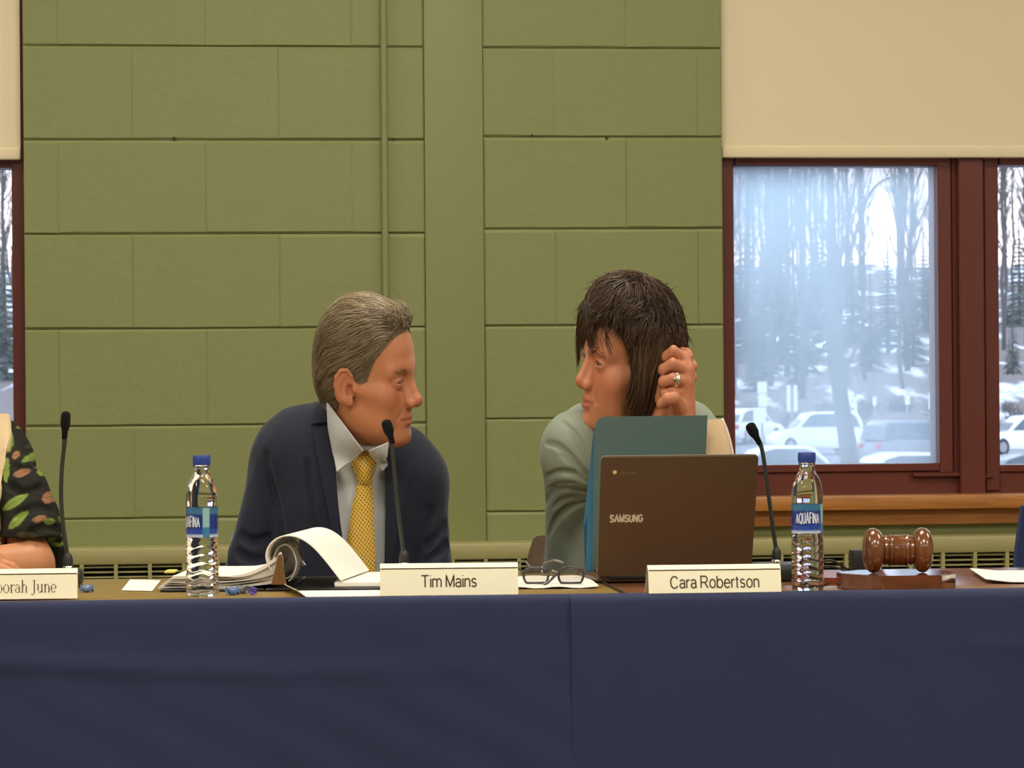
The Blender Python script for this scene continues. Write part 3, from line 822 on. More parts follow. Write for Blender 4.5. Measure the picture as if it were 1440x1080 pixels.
for i in range(nsl):
    z = z2 + (z1 - z2) * (i + .55) / nsl
    box(bm, (-3.58, yf + .010, z - .0016), (3.88, yf + .026, z + .0016))
obj('grille_slats', bm, M['conv'], r)
# ================================================================== outside: car park, snowy bank, trees
M['snow_ground'] = None
t = NT('snow_and_leaves'); t.set(Roughness=0.9)
tc = t.n('ShaderNodeTexCoord'); mp = t.n('ShaderNodeMapping'); mp.inputs['Scale'].default_value = (1.0, .22, 1); t.l(tc.outputs['Object'], mp.inputs['Vector'])
nz = t.n('ShaderNodeTexNoise'); nz.inputs['Scale'].default_value = 0.45; nz.inputs['Detail'].default_value = 5; t.l(mp.outputs['Vector'], nz.inputs['Vector'])
cr = t.n('ShaderNodeValToRGB'); cr.color_ramp.elements[0].position = .52; cr.color_ramp.elements[0].color = srgb(112, 100, 98); cr.color_ramp.elements[1].position = .63; cr.color_ramp.elements[1].color = (.86, .9, 1, 1)
t.l(nz.outputs['Fac'], cr.inputs['Fac']); t.l(cr.outputs['Color'], t.b.inputs['Base Color']); M['snow_ground'] = t.m
M['lot'] = mat('wet_asphalt', srgb(120, 118, 124), 0.6, noise=.25, nscale=.4)
M['bark'] = mat('bark', srgb(88, 80, 78), 0.9, noise=.25, nscale=3)
M['needles'] = mat('needles', srgb(62, 72, 62), 0.9, noise=.3, nscale=2)
M['brush'] = mat('brush', srgb(92, 84, 80), 0.95, noise=.3, nscale=2)
M['car_white'] = mat('car_white', srgb(240, 243, 248), 0.3, coat=.5)
M['car_silver'] = mat('car_silver', srgb(120, 124, 136), 0.35, coat=.5)
M['car_dark'] = mat('car_dark', srgb(48, 56, 74), 0.3, coat=.5)
M['car_glass'] = mat('car_glass', srgb(70, 82, 96), 0.08)
M['tyre'] = mat('tyre', srgb(30, 30, 32), 0.8)
M['tail'] = mat('tail_lamp', srgb(200, 30, 40), 0.3)
M['hub'] = mat('hub', srgb(150, 150, 155), 0.35, metal=.6)
M['sign_white'] = mat('sign_white', srgb(240, 240, 245), 0.5)
M['post'] = mat('post_grey', srgb(150, 150, 155), 0.5)
def gz(x, y):   # height of the ground outside
    a = -2.05 + 0.0125 * (y - 95)
    b = -1.3 + (y - 155) * 0.075
    return max(a, b) if y > 120 else max(a, -2.6)
ys = [9, 40, 70, 95, 120, 140, 150, 155]; bm = bmesh.new()
sheet(bm, [[(x, y, gz(x, y)) for x in range(-90, 131, 20)] for y in ys]); struct(obj('ground', bm, M['lot']))['label'] = 'wet grey car park outside the windows'
ys = [154.9 + i * 6 for i in range(30)]; rr = random.Random(5)
bm = bmesh.new(); sheet(bm, [[(x, y, gz(x, y) + rr.uniform(-.25, .45)) for x in range(-90, 131, 4)] for y in ys])
struct(obj('snow_bank', bm, M['snow_ground'], smooth=True))['label'] = 'snowy wooded bank rising beyond the car park'

def car(name_label, colm, x, y, face, L=4.5, Wd=1.8, H=1.45, suv=False, sq=0.77):
    r = empty('parked_car', (x, y, gz(x, y)), 0, name_label, 'car')
    z0 = .22; hb = .92 if not suv else 1.02
    prof = [(-L / 2, .38), (-L / 2 + .02, .70), (-L / 2 + .10, hb - .06), (-L * .34, hb), (L * .20, hb - .02), (L * .42, hb - .16), (L / 2 - .03, .62), (L / 2, .40), (L / 2 - .1, z0), (-L / 2 + .1, z0)]
    gh = [(-L * .46, hb - .03), (-L * .34, H - .12), (-L * .22, H), (L * .04, H - .01), (L * .10, H - .06), (L * .25, hb - .03)] if not suv else [(-L * .49, hb - .03), (-L * .45, H - .16), (-L * .40, H), (L * .06, H - .01), (L * .12, H - .06), (L * .25, hb - .03)]
    rot = Matrix.Diagonal((sq, 1, 1, 1)) @ Matrix.Rotation(face, 4, 'Z')
    def loft(poly, w0, w1, zlo, zhi):
        bm = bmesh.new(); n = len(poly)
        def wd(z): return w0 + (w1 - w0) * min(1, max(0, (z - zlo) / (zhi - zlo)))
        a = [bm.verts.new((p[0], -wd(p[1]) / 2, p[1])) for p in poly]; b = [bm.verts.new((p[0], wd(p[1]) / 2, p[1])) for p in poly]
        bm.faces.new(a); bm.faces.new(list(reversed(b)))
        for i in range(n): bm.faces.new((a[i], b[i], b[(i + 1) % n], a[(i + 1) % n]))
        return bm
    def fin(name, bm, m, bev=0, par=None):
        if bev: bmesh.ops.bevel(bm, geom=bm.edges[:], offset=bev, segments=3, profile=.5, affect='EDGES')
        bm.transform(rot); return obj(name, bm, m, par or r, smooth=True, angle=35)
    body = loft(prof, Wd, Wd * .94, .6, hb)
    g = loft(gh, Wd * .93, Wd * .76, hb, H); bmesh.ops.bevel(g, geom=g.edges[:], offset=.05, segments=3, profile=.5, affect='EDGES')
    me = bpy.data.meshes.new('tmp'); g.to_mesh(me); g.free(); bmesh.ops.bevel(body, geom=body.edges[:], offset=.06, segments=3, profile=.5, affect='EDGES'); body.from_mesh(me); bpy.data.meshes.remove(me)
    fin('body', body, colm)
    # glass: side windows and screens, set just proud of the roof shell
    def shrink(poly, k, dz):
        cx = sum(p[0] for p in poly) / len(poly); return [(cx + (p[0] - cx) * k, hb + .03 + (p[1] - hb) * dz) for p in poly]
    s = shrink(gh, .86, .80)
    bm = loft(s, Wd * .935 + .012, Wd * .79 + .012, hb, H); fin('side_window', bm, M['car_glass'])
    s2 = [(gh[0][0] - .01, hb + .05), (gh[1][0] - .012, H - .16), (gh[4][0] + .014, H - .12), (gh[5][0] + .01, hb + .05)]
    bm = loft(s2, Wd * .78, Wd * .66, hb, H); fin('windscreen', bm, M['car_glass'])
    for sx in (-L * .31, L * .31):
        for sy in (-1, 1):
            bm = bmesh.new(); lathe(bm, [(.20, -.11), (.31, -.10), (.33, -.06), (.33, .06), (.31, .10), (.20, .11)], 24, m=Matrix.Translation((sx, sy * (Wd / 2 - .1), .33)) @ Matrix.Rotation(PI / 2, 4, 'X'))
            wh = fin('wheel', bm, M['tyre'])
            bm = bmesh.new(); lathe(bm, [(.19, -.115), (.19, .115)], 16, m=Matrix.Translation((sx, sy * (Wd / 2 - .1), .33)) @ Matrix.Rotation(PI / 2, 4, 'X')); fin('hub', bm, M['hub'], par=wh)
    for sy in (-1, 1):
        bm = nbox((-L / 2 - .012, sy * Wd * .40 - .14, hb - .30), (-L / 2 + .12, sy * Wd * .40 + .14, hb - .12), .02); fin('tail_lamp', bm, M['tail'])
    return r
def px_at(px, y): return ray(px, 600)[0] * y
car('white car parked side on with its roof level with the grey trunk', M['car_white'], px_at(1146, 128), 128, PI + .12, suv=True, H=1.58)
car('white car nearest the window, its roof behind the right microphone', M['car_white'], px_at(1120, 92), 92, .12, L=4.6)
car('grey car with a red tail lamp showing right of the big tree trunk', M['car_silver'], px_at(1290, 112), 112, .42, suv=True, H=1.62, L=4.8)
car('silver car in front of the grey car at the lower right of the misted pane', M['car_white'], px_at(1288, 86), 86, .3, L=4.6)
car('small white car parked far left with red lamps, behind the white signs', M['car_white'], px_at(1052, 142), 142, .9)
car('dark blue car seen through the clear right hand pane', M['car_dark'], px_at(1470, 84), 84, .25, L=4.7)
car('pale car at the back of the clear right hand pane', M['car_white'], px_at(1440, 125), 125, PI + .2)

def post(px, y, z1, label, plates):
    x = px_at(px, y); g = gz(x, y); r = empty('sign_post', (x, y, g), 0, label, 'sign')
    bm = bmesh.new(); box(bm, (-.04, -.04, 0), (.04, .04, z1)); obj('post', bm, M['post'], r)
    for (dx, za, zb, wd) in plates:
        bm = bmesh.new(); box(bm, (dx - wd / 2, -.07, za), (dx + wd / 2, -.05, zb), .008, 1); obj('sign_plate', bm, M['sign_white'], r)
def hz(py, y): return CAM_Z - (py - 540) * y / FPX
for px, y, top, label, pl in (
        (1072, 140, 540, 'tall white sign left of the parked cars, behind the right microphone', [(.0, 556, 540, .38), (.02, 575, 557, .34), (-.1, 598, 576, .52)]),
        (1114, 140, 545, 'pair of narrow white sign boards left of the big trunk', [(-.14, 582, 545, .15), (.14, 582, 545, .15)]),
        (1203, 138, 535, 'thin pale post just right of the big trunk', [(0, 598, 562, .14)]),
        (1230, 150, 560, 'small pale marker post above the grey car', [(0, 575, 562, .16)]),
        (1276, 150, 558, 'small white marker post above the right of the grey car', [(0, 573, 560, .22)]),
        (1308, 146, 556, 'slim white sign board by the right edge of the misted pane', [(0, 580, 557, .16)])):
    g = gz(px_at(px, y), y)
    post(px, y, hz(top, y) - g, label, [(dx, hz(a, y) - g, hz(b, y) - g, wd) for dx, a, b, wd in pl])

# trees: three shapes grown once, then one object per tree
def bare_tree(seed, H=20, r0=.22, lean=0.0, nb=16):
    rnd = random.Random(seed); bm = bmesh.new()
    pts = [(lean * (i / 10) ** 1.5 * H * .15 + rnd.uniform(-.15, .15) * (i > 0), rnd.uniform(-.15, .15), H * i / 10) for i in range(11)]
    tube(bm, pts, [r0 * (1 - .09 * i) for i in range(11)], 7)
    for b in range(nb):
        t = rnd.uniform(.22, .95); i = int(t * 10); p = Vector(pts[i]).lerp(Vector(pts[min(i + 1, 10)]), t * 10 - i)
        a = rnd.uniform(0, 2 * PI); Lb = (1.15 - t) * H * rnd.uniform(.10, .19); d = Vector((math.cos(a), math.sin(a), rnd.uniform(.9, 2.0))).normalized()
        q = [p + d * Lb * k / 4 + Vector((rnd.uniform(-.1, .1), rnd.uniform(-.1, .1), .06 * k * k)) * Lb * .3 for k in range(5)]; q[0] = p
        rb = r0 * (1 - .85 * t) * .5
        tube(bm, q, [rb, rb * .8, rb * .6, rb * .4, rb * .2], 5)
        for c in range(4):
            s = q[rnd.randint(1, 4)]; d2 = (d + Vector((rnd.uniform(-1, 1), rnd.uniform(-1, 1), rnd.uniform(0, .8)))).normalized(); L2 = Lb * rnd.uniform(.25, .5)
            tube(bm, [s, s + d2 * L2 * .5 + Vector((0, 0, .05 * L2)), s + d2 * L2 + Vector((0, 0, .2 * L2))], [rb * .4, rb * .28, rb * .1], 4)
    return bm
protos = []
for sd in (1, 2, 3, 4):
    o = obj('bare_tree', bare_tree(sd, 20 + sd, .12 + .025 * sd, nb=30), M['bark'], smooth=True); protos.append(o)
rr = random.Random(11); used = set(); ntree = 0
spots = []
for lo_, hi_ in ((.036, .188), (-.205, -.120)):      # a jittered grid, so that crowns stand side by side
    y = 172.0; k_ = 0
    while y < 292:
        st = 4.1 / y; u = lo_ + (k_ % 2) * st / 2
        while u < hi_: spots.append((u + rr.uniform(-.22, .22) * st, y + rr.uniform(-1.2, 1.2))); u += st
        y += 7.5; k_ += 1
for u, y in spots:
    # a brighter gap in the wood where the sky shows (about pixel column 1230)
    px = 720 + u * FPX
    if 1212 < px < 1258 and rr.random() < .75: continue
    p = protos[ntree % 4]; o = p if ntree < 4 else p.copy()
    if ntree >= 4: link(o)
    s = rr.uniform(.8, 1.2); o.location = (u * y, y, gz(u * y, y) - .2); o.rotation_euler = (0, rr.uniform(-.03, .03), rr.uniform(0, 6)); o.scale = (s * .75, s * .75, s)
    tag(o, 'tall bare tree in the winter wood on the snowy bank', 'tree', 'bare trees on the snowy bank'); ntree += 1
# conifers and brush
def conifer(seed, H):
    rnd = random.Random(seed); bm = bmesh.new(); tube(bm, [(0, 0, 0), (0, 0, H)], [.18, .03], 6)
    for i in range(26):
        z = H * (.08 + .9 * i / 26); R = (1 - i / 27) * H * .22
        for k in range(9):
            a = rnd.uniform(0, 2 * PI); d = Vector((math.cos(a), math.sin(a), -.25)); q = Vector((-math.sin(a), math.cos(a), 0)); RR = R * rnd.uniform(.6, 1.1)
            b = Vector((0, 0, z)); v = [bm.verts.new(b), bm.verts.new(b + d * RR * .6 + q * RR * .22), bm.verts.new(b + d * RR), bm.verts.new(b + d * RR * .6 - q * RR * .22), bm.verts.new(b + d * RR * .55 + Vector((0, 0, .12 * RR)))]
            for t3 in ((0, 1, 4), (1, 2, 4), (2, 3, 4), (3, 0, 4), (0, 3, 2, 1)): bm.faces.new([v[j] for j in t3])
    return bm
cp = [obj('evergreen_tree', conifer(s, 8), M['needles']) for s in (1, 2)]
for i, (px, y, s) in enumerate(((1075, 185, .9), (1100, 200, 1.2), (1135, 190, .8), (1168, 205, 1.1), (1225, 195, .75), (1250, 210, .9), (1052, 200, 1.3), (1300, 225, .9), (1425, 190, .5), (1120, 178, .5), (8, 190, 1.1), (-10, 205, 1.2), (1090, 225, 1.3), (1150, 230, 1.2), (1200, 215, .9), (1285, 200, .7), (1320, 240, 1.1), (1062, 178, .6), (1182, 182, .55), (1435, 230, 1.0))):
    o = cp[i % 2] if i < 2 else cp[i % 2].copy()
    if i >= 2: link(o)
    x = px_at(px, y); o.location = (x, y, gz(x, y) - .1); o.scale = (s * .85, s * .85, s); o.rotation_euler = (0, 0, i * 1.3)
    tag(o, 'dusky evergreen tree among the bare trunks on the bank', 'tree', 'evergreens on the snowy bank')
def bush(seed):
    rnd = random.Random(seed); bm = bmesh.new()
    for k in range(60):
        a = rnd.uniform(0, 2 * PI); e = rnd.uniform(.25, 1.4); L = rnd.uniform(.7, 1.5); d = Vector((math.cos(a) * math.cos(e), math.sin(a) * math.cos(e), math.sin(e)))
        s = Vector((rnd.uniform(-.5, .5), rnd.uniform(-.5, .5), 0)); tube(bm, [s, s + d * L * .5 + Vector((0, 0, .1)), s + d * L], [.03, .022, .008], 4)
    return bm
bp_ = obj('bare_bush', bush(1), M['brush']); rr = random.Random(21)
for i in range(34):
    o = bp_ if i == 0 else bp_.copy()
    if i: link(o)
    y = (157.5, 162.5, 167.5)[i % 3]; x = 9.0 + (i // 3) * 1.75 + (i % 3) * .5 + rr.uniform(-.15, .15); s = rr.uniform(.5, .85)
    o.location = (x, y, gz(x, y) - .1); o.scale = (s, s, s * .9); o.rotation_euler = (0, 0, rr.uniform(0, 6)); tag(o, 'low bare bush at the foot of the snowy bank', 'bush', 'bare bushes on the bank')
# the big tree in front of the cars
y = 64; bm = bmesh.new()
def tp(px, py, dy=0): return Vector(W(px, py, y + dy))
tr = [tp(1200, 760), tp(1199, 700), tp(1196, 655), tp(1190, 610), tp(1182, 560), tp(1177, 510), tp(1174, 460), tp(1172, 410), tp(1170, 330), tp(1166, 200), tp(1160, 60)]
tube(bm, tr, [.24, .21, .185, .165, .15, .14, .12, .10, .085, .06, .03], 10)
for pts, r0 in (([(1178, 505), (1150, 440), (1118, 375), (1085, 330), (1060, 250)], .06), ([(1174, 470), (1160, 400), (1135, 345), (1120, 280), (1110, 150)], .05),
                ([(1173, 440), (1195, 360), (1215, 290), (1240, 255), (1285, 245)], .05), ([(1171, 400), (1190, 330), (1205, 240), (1212, 120)], .045), ([(1180, 540), (1215, 470), (1260, 420), (1310, 400)], .035), ([(1170, 360), (1150, 290), (1140, 180)], .04)):
    q = spline([tp(a, b, (i * .4)) for i, (a, b) in enumerate(pts)], 4); m = len(q); tube(bm, q, [r0 * (1 - .8 * i / m) for i in range(m)], 6)
    rr2 = random.Random(len(q) + int(r0 * 1000))
    for k in range(8):
        s = q[rr2.randint(3, m - 1)]; d = Vector((rr2.uniform(-.6, .6), rr2.uniform(-.5, .5), rr2.uniform(.3, 1))).normalized(); tube(bm, [s, s + d * .35, s + d * .8 + Vector((0, 0, .1))], [r0 * .25, r0 * .18, r0 * .06], 4)
base = Vector((tr[0].x, y, gz(tr[0].x, y)))
bm.transform(Matrix.Translation(-base)); 
o = obj('leafless_tree', bm, M['bark'], smooth=True); o.location = base
tag(o, 'big leafless tree with a leaning grey trunk standing in front of the parked cars', 'tree')
# ================================================================== people
M['skin_man'] = attr_mat('skin_man', 0.48, 0.12, 0.10, 420.0, 0.4)
M['skin_woman'] = attr_mat('skin_woman', 0.46, 0.12, 0.05, 420.0, 0.4)
M['eye'] = attr_mat('eye', 0.3, spec=.25)
M['hair'] = attr_mat('hair', 0.42, 0, 0, 1, 0.5)
M['hair_dark'] = attr_mat('hair_dark', 0.5, 0, 0, 1, 0.35)
def fabric(name, col, weave=900.0, bump=0.15, rough=0.85, noise=0.06, sheen=0.15):
    t = NT(name); t.set(Roughness=rough); t.b.inputs['Specular IOR Level'].default_value = 0.25
    t.b.inputs['Sheen Weight'].default_value = sheen; t.b.inputs['Sheen Roughness'].default_value = 0.4
    tc = t.n('ShaderNodeTexCoord'); nz = t.n('ShaderNodeTexNoise'); nz.inputs['Scale'].default_value = weave; nz.inputs['Detail'].default_value = 2
    t.l(tc.outputs['Object'], nz.inputs['Vector'])
    mx = t.n('ShaderNodeMix'); mx.data_type = 'RGBA'; mx.inputs['A'].default_value = tuple(c * (1 - noise) for c in col[:3]) + (1,); mx.inputs['B'].default_value = tuple(c * (1 + noise) for c in col[:3]) + (1,)
    t.l(nz.outputs['Fac'], mx.inputs['Factor']); t.l(mx.outputs['Result'], t.b.inputs['Base Color'])
    bp = t.n('ShaderNodeBump'); bp.inputs['Strength'].default_value = bump; bp.inputs['Distance'].default_value = 0.001
    t.l(nz.outputs['Fac'], bp.inputs['Height']); t.l(bp.outputs['Normal'], t.b.inputs['Normal'])
    return t.m
M['suit'] = fabric('suit_wool', srgb(37, 40, 53))
M['lapel'] = M['suit']
M['shirt'] = fabric('shirt_cotton', srgb(204, 206, 205), 1400, .08)
M['sweater'] = fabric('sweater_knit', srgb(138, 146, 128), 700, .25)
M['scarf'] = fabric('scarf_linen', srgb(214, 188, 146), 900, .2)
M['trouser'] = fabric('trousers', srgb(44, 46, 58))
M['ring'] = mat('ring_silver', srgb(225, 222, 205), 0.18, metal=1.0)

class Person:
    def __init__(s, px0, d0, sq, label, cat='person'):
        s.d0 = d0; s.sq = sq; s.X0 = W(px0, 600, d0)[0]
        s.root = empty('person', (s.X0, d0, 0), 0, label, cat)
    def T(s, px, py, dy=0.0):
        x, y, z = W(px, py, s.d0 + dy); return np.array([(x - s.X0) / s.sq, y, z])
    def post(s, V):
        V = np.array(V, float); V[:, 0] *= s.sq; V[:, 1] -= s.d0; return V
    def front(s, F, pts, lo=-0.35, hi=0.3, off=0.0, n=160):
        pts = np.array(pts, float); ds = np.linspace(lo, hi, n)
        A = np.stack([s.T(p[0], p[1], lo) for p in pts]); B = np.stack([s.T(p[0], p[1], hi) for p in pts])
        t = np.linspace(0, 1, n)
        P = A[:, None, :] + (B - A)[:, None, :] * t[None, :, None]
        D = F(P.reshape(-1, 3)).reshape(len(pts), n)
        hit = D < off
        i = np.where(hit.any(1), hit.argmax(1), n // 2); i = np.clip(i, 1, n - 1)
        r = np.arange(len(pts)); a = D[r, i - 1] - off; b = D[r, i] - off
        w_ = np.clip(a / np.where(np.abs(a - b) < 1e-9, 1, a - b), 0, 1)
        return P[r, i - 1] + (P[r, i] - P[r, i - 1]) * w_[:, None]
    def mesh(s, name, F, lo, hi, h, m, col=None, disp=None):
        V, Q = polygonise(F, lo, hi, h)
        if disp is not None: V = V + F.grad(V, h) * disp(V)[:, None]
        c = col(V) if col else None
        return raw(name, s.post(V), Q, m, s.root, True, c), V, Q
    def panel(s, name, F, left, right, m, off=0.003, thick=0.003, nu=24, nv=6, parent=None, bulge=0.0, lo=-0.35, hi=0.3):
        """a cloth panel laid on F between two pixel curves"""
        def res(c, n):
            q = spline([(a, b, 0) for a, b in c], 10); L = [0]
            for i in range(1, len(q)): L.append(L[-1] + (q[i] - q[i - 1]).length)
            out = []
            for k in range(n):
                t = L[-1] * k / (n - 1); j = max(1, next((i for i, l in enumerate(L) if l >= t - 1e-9), len(L) - 1))
                w_ = (t - L[j - 1]) / max(1e-9, L[j] - L[j - 1]); out.append(q[j - 1].lerp(q[j], w_))
            return out
        a = res(left, nu); b = res(right, nu); px = []
        for i in range(nu):
            for j in range(nv):
                p = a[i].lerp(b[i], j / (nv - 1)); px.append((p.x, p.y))
        P = s.front(F, px, lo, hi, off); P[:, 1] -= thick * 0.3
        if bulge:
            j = np.tile(np.arange(nv) / (nv - 1), nu); P[:, 1] -= bulge * np.sin(PI * j)
        P = s.post(P); rows = [[P[i * nv + j] for j in range(nv)] for i in range(nu)]
        bm = bmesh.new(); sheet(bm, [list(reversed(r)) for r in rows], thick)
        return obj(name, bm, m, parent or s.root, smooth=True, angle=50)
def poly_prism(poly, ymax):
    """field of a polygon in xz, kept for y < ymax (for cutting openings)"""
    P = np.array(poly, float)
    def fn(p):
        q = p[:, [0, 2]]; d = np.full(len(q), 1e9); ins = np.zeros(len(q), bool)
        for i in range(len(P)):
            a = P[i]; b = P[(i + 1) % len(P)]; e = b - a; w_ = q - a
            t = np.clip((w_ @ e) / (e @ e), 0, 1); d = np.minimum(d, ((w_ - t[:, None] * e) ** 2).sum(1))
            c = ((a[1] <= q[:, 1]) != (b[1] <= q[:, 1])); xx = a[0] + (q[:, 1] - a[1]) / (e[1] if abs(e[1]) > 1e-9 else 1e-9) * e[0]
            ins ^= c & (q[:, 0] < xx)
        d = np.sqrt(d) * np.where(ins, -1, 1)
        return np.maximum(d, p[:, 1] - ymax)
    c = P.mean(0); r = np.sqrt(((P - c) ** 2).sum(1)).max()
    return fn, np.array([c[0], ymax, c[1]]), r + 1.0
def hand_field(F, wrist, fwd, back, curls, spread=0.0, thumb=0.5, S=1.0, flip=1, k=0.006):
    """palm and five fingers: fwd along the fingers, back = normal of the back of the hand, flip = +1 when the thumb is on fwd x back"""
    f = np.array(fwd, float); f /= np.linalg.norm(f); b = np.array(back, float); b -= f * (f @ b); b /= np.linalg.norm(b); y = np.cross(b, f) * flip
    old = (F.T, F.R, F.S); F.frame(wrist, np.stack([f, y, b], 1), S)
    F.cone((-0.02, 0, 0), (0.02, 0, 0), 0.026, 0.027, k=0.02)
    F.rbox((0.048, 0, 0), (0.044, 0.039, 0.0135), 0.012, k=0.014)
    F.ell((0.034, 0.026, -0.008), (0.026, 0.016, 0.015), k=0.012)
    F.ell((0.040, -0.026, -0.007), (0.034, 0.014, 0.014), k=0.012)
    ys = (0.0295, 0.0100, -0.0098, -0.0285); Ls = ((.042, .026, .021), (.047, .030, .022), (.044, .028, .021), (.034, .021, .019)); x0 = (0.088, 0.092, 0.089, 0.082)
    for i in range(4):
        p = np.array((x0[i], ys[i], 0.001)); a = 0; sp_ = spread * (1.5 - i) * 0.5
        F.ball(p, 0.0108, k=k)
        for j in range(3):
            a += curls[i][j]
            d = np.array((math.cos(a) * math.cos(sp_), math.sin(sp_), -math.sin(a))); q = p + d * Ls[i][j]
            r0 = (0.0096, 0.0086, 0.0078)[j] * (0.9 if i == 3 else 1); F.cone(p, q, r0, r0 * 0.9, k=0.0035); p = q
    p = np.array((0.022, 0.030, -0.006)); d1 = np.array((0.72, 0.62 * (1 - thumb * .6), -0.35 - thumb * .5)); d1 /= np.linalg.norm(d1)
    q = p + d1 * 0.042; F.cone(p, q, 0.0135, 0.0108, k=0.01); d2 = d1 + np.array((0.35, -0.45 * thumb, -.1)); d2 /= np.linalg.norm(d2)
    r = q + d2 * 0.031; F.cone(q, r, 0.0105, 0.0092, k=0.004); F.cone(r, r + d2 * 0.022, 0.0092, 0.0078, k=0.004)
    F.T, F.R, F.S = old
def hair_region(F0, T, R, S, th, zh, bump=None):
    th = np.array(th, float); zh = np.array(zh, float)
    def fn(p):
        q = (p - T) @ R / S
        a = np.degrees(np.arctan2(np.abs(q[:, 1]), q[:, 0])); zz = np.interp(a, th, zh)
        if bump is not None: zz = zz + np.interp(np.degrees(np.arctan2(q[:, 1], q[:, 0])), bump[0], bump[1])
        return (zz - q[:, 2]) * 0.75 * S
    return fn

def brows(P, F, C, R, S, pts, n, rad, col, length, rng):
    """short hairs along each brow; pts in head coordinates"""
    roots = []; dirs = []
    for sy in (1, -1):
        q = np.array(pts, float)
        for k in range(n):
            t = rng.random() * (len(q) - 1); i = min(int(t), len(q) - 2); p = q[i] + (q[i + 1] - q[i]) * (t - i); p = p + rng.normal(0, .0011, 3) + np.array((0.004, 0, rng.normal(0, .0016)))
            dd = (q[min(i + 1, len(q) - 1)] - q[i]); dd = dd / np.linalg.norm(dd) + np.array((0, 0, .35 * (1 - t / (len(q) - 1))))
            p = p * np.array((1, sy, 1)); dd = dd * np.array((1, sy, 1))
            roots.append(C + S * (R @ p)); dirs.append(R @ dd)
    roots = np.array(roots); dirs = np.array(dirs)
    for _ in range(3): roots = roots - F.grad(roots, .001) * (F(roots) - 0.0006)[:, None]
    St = grow(F, roots, lambda p, i: dirs, 5, length / 4, 0.0012, rng, 0.12)
    cc = np.array(col)[None, :] * rng.uniform(.7, 1.3, (len(roots), 1))
    V, Fc, Cc = strands('eyebrows', St, rad, None, None, cc, P.post, 3, .2)
    return raw('eyebrows', V, Fc, M['hair'], P.root, True, Cc)
# ------------------------------------------------------------------ the man in the dark suit
P = Person(494, 5.86, 0.77, 'man in a dark navy suit and yellow dotted tie, turned towards the woman')
T = P.T; rng = np.random.default_rng(3)
HS = 1.07; HR = rotm(math.radians(-20), math.radians(-3), math.radians(6)); HT = T(517, 531, -0.10)
B = Field(); B.frame(HT, HR, HS); head_field(B, False, 0.26)
B.both(lambda s: s.ell((0.030, 0.040, -0.075), (0.034, 0.018, 0.026), k=0.02))      # fuller jowl
B.ell((0.050, 0, -0.104), (0.032, 0.036, 0.014), k=0.02)
B.frame()
nb = T(497, 668, 0.03); nh = HT + HS * (HR @ np.array((-0.022, 0, -0.075)))
B.cone(nh, nb, 0.055, 0.060, k=0.03)
def warp_man(V):
    # this man's lower face is short: ease it up along the head's own axis, faded out down the neck
    q = (np.array(V, float) - HT) @ HR / HS; z = q[:, 2]
    dz = np.where(z < 0, np.minimum(-z, .125) * .15, 0) * (1 - smooth01(.15, .30, -z))
    return np.array(V, float) + (dz[:, None] * HS) * HR[:, 2][None, :]
P.post0 = P.post
P.hpost = lambda V: P.post0(warp_man(V))
def torso_man(F, g, arms=True):
    F.cone(T(410, 640, .04), T(572, 664, .04), .068 + g, .064 + g, k=.03)
    F.ell(T(488, 735, .03), (.178 + g, .112 + g, .21 + g), k=.05)
    F.ell(T(484, 850, .04), (.168 + g, .122 + g, .17 + g), k=.05)
    F.cone(T(476, 612, .06), T(408, 632, .05), .042 + g, .052 + g, k=.035)
    F.cone(T(515, 628, .06), T(572, 656, .05), .040 + g, .048 + g, k=.035)
torso_man(B, -0.026)
aL = [T(392, 655, .04), T(352, 800, .02), T(415, 905, -.10)]; aR = [T(590, 680, .04), T(602, 812, .02), T(560, 905, -.10)]
for a in (aL, aR):
    B.cone(a[0], a[1], .034, .030, k=.02); B.cone(a[1], a[2], .038, .027, k=.015)
hand_field(B, aL[2], (0.75, -0.62, -0.2), (0, -0.3, 1), [(.3, .3, .2)] * 4, .1, .4, 1.0, -1)
hand_field(B, aR[2], (-0.75, -0.62, -0.2), (0, -0.3, 1), [(.3, .3, .2)] * 4, .1, .4, 1.0, 1)
SKM = srgb(188, 122, 84)
P.post = P.hpost
o, BV, BQ = P.mesh('body', B, T(330, 1020, -.36), T(650, 395, .24), 0.0023, M['skin_man'],
                   col=lambda V: head_colour((V - HT) @ HR / HS, SKM, srgb(172, 98, 74), srgb(186, 104, 74)))
for sy in (1, -1): 
    B.frame(HT, HR, HS); eyeball(P.root, B, sy * 0.0320, M['eye'], (1, 0.05 if sy > 0 else 0.15, -0.12), (0.03, 0.035, 0.035), P.post)
lashes(P, B, srgb(70, 46, 32)[:3], .0007)
B.frame()
# hair combed back
H = Field(); H.frame(HT, HR, HS)
H.ell((-0.010, 0, 0.042), (0.1005, 0.0800, 0.0890), k=0)
H.ell((-0.038, 0, -0.006), (0.070, 0.069, 0.072), k=.03)
H.ell((0.035, 0, 0.055), (0.054, 0.062, 0.058), k=.02)
H.frame()
rf = hair_region(H, HT, HR, HS, (0, 16, 30, 44, 55, 62, 68, 73, 80, 86, 92, 106, 116, 128, 150, 180), (.080, .080, .072, .058, .044, .028, .008, -.014, -.018, .004, .018, .020, -.012, -.055, -.075, -.080))
H.func(rf, HT, 0.2, 'i', .006)
for _y in (-1, 1): pass
def hl(V): return (V - HT) @ HR / HS
def hair_groove(V):
    q = hl(V); a = np.arctan2(q[:, 1], q[:, 2] + .03) * 26; n1 = vnoise(np.stack([q[:, 0] * 16, a * .5, q[:, 2] * 14], 1)); n2 = vnoise(np.stack([q[:, 0] * 40, a * 1.6, q[:, 2] * 30], 1))
    return n1 * .0022
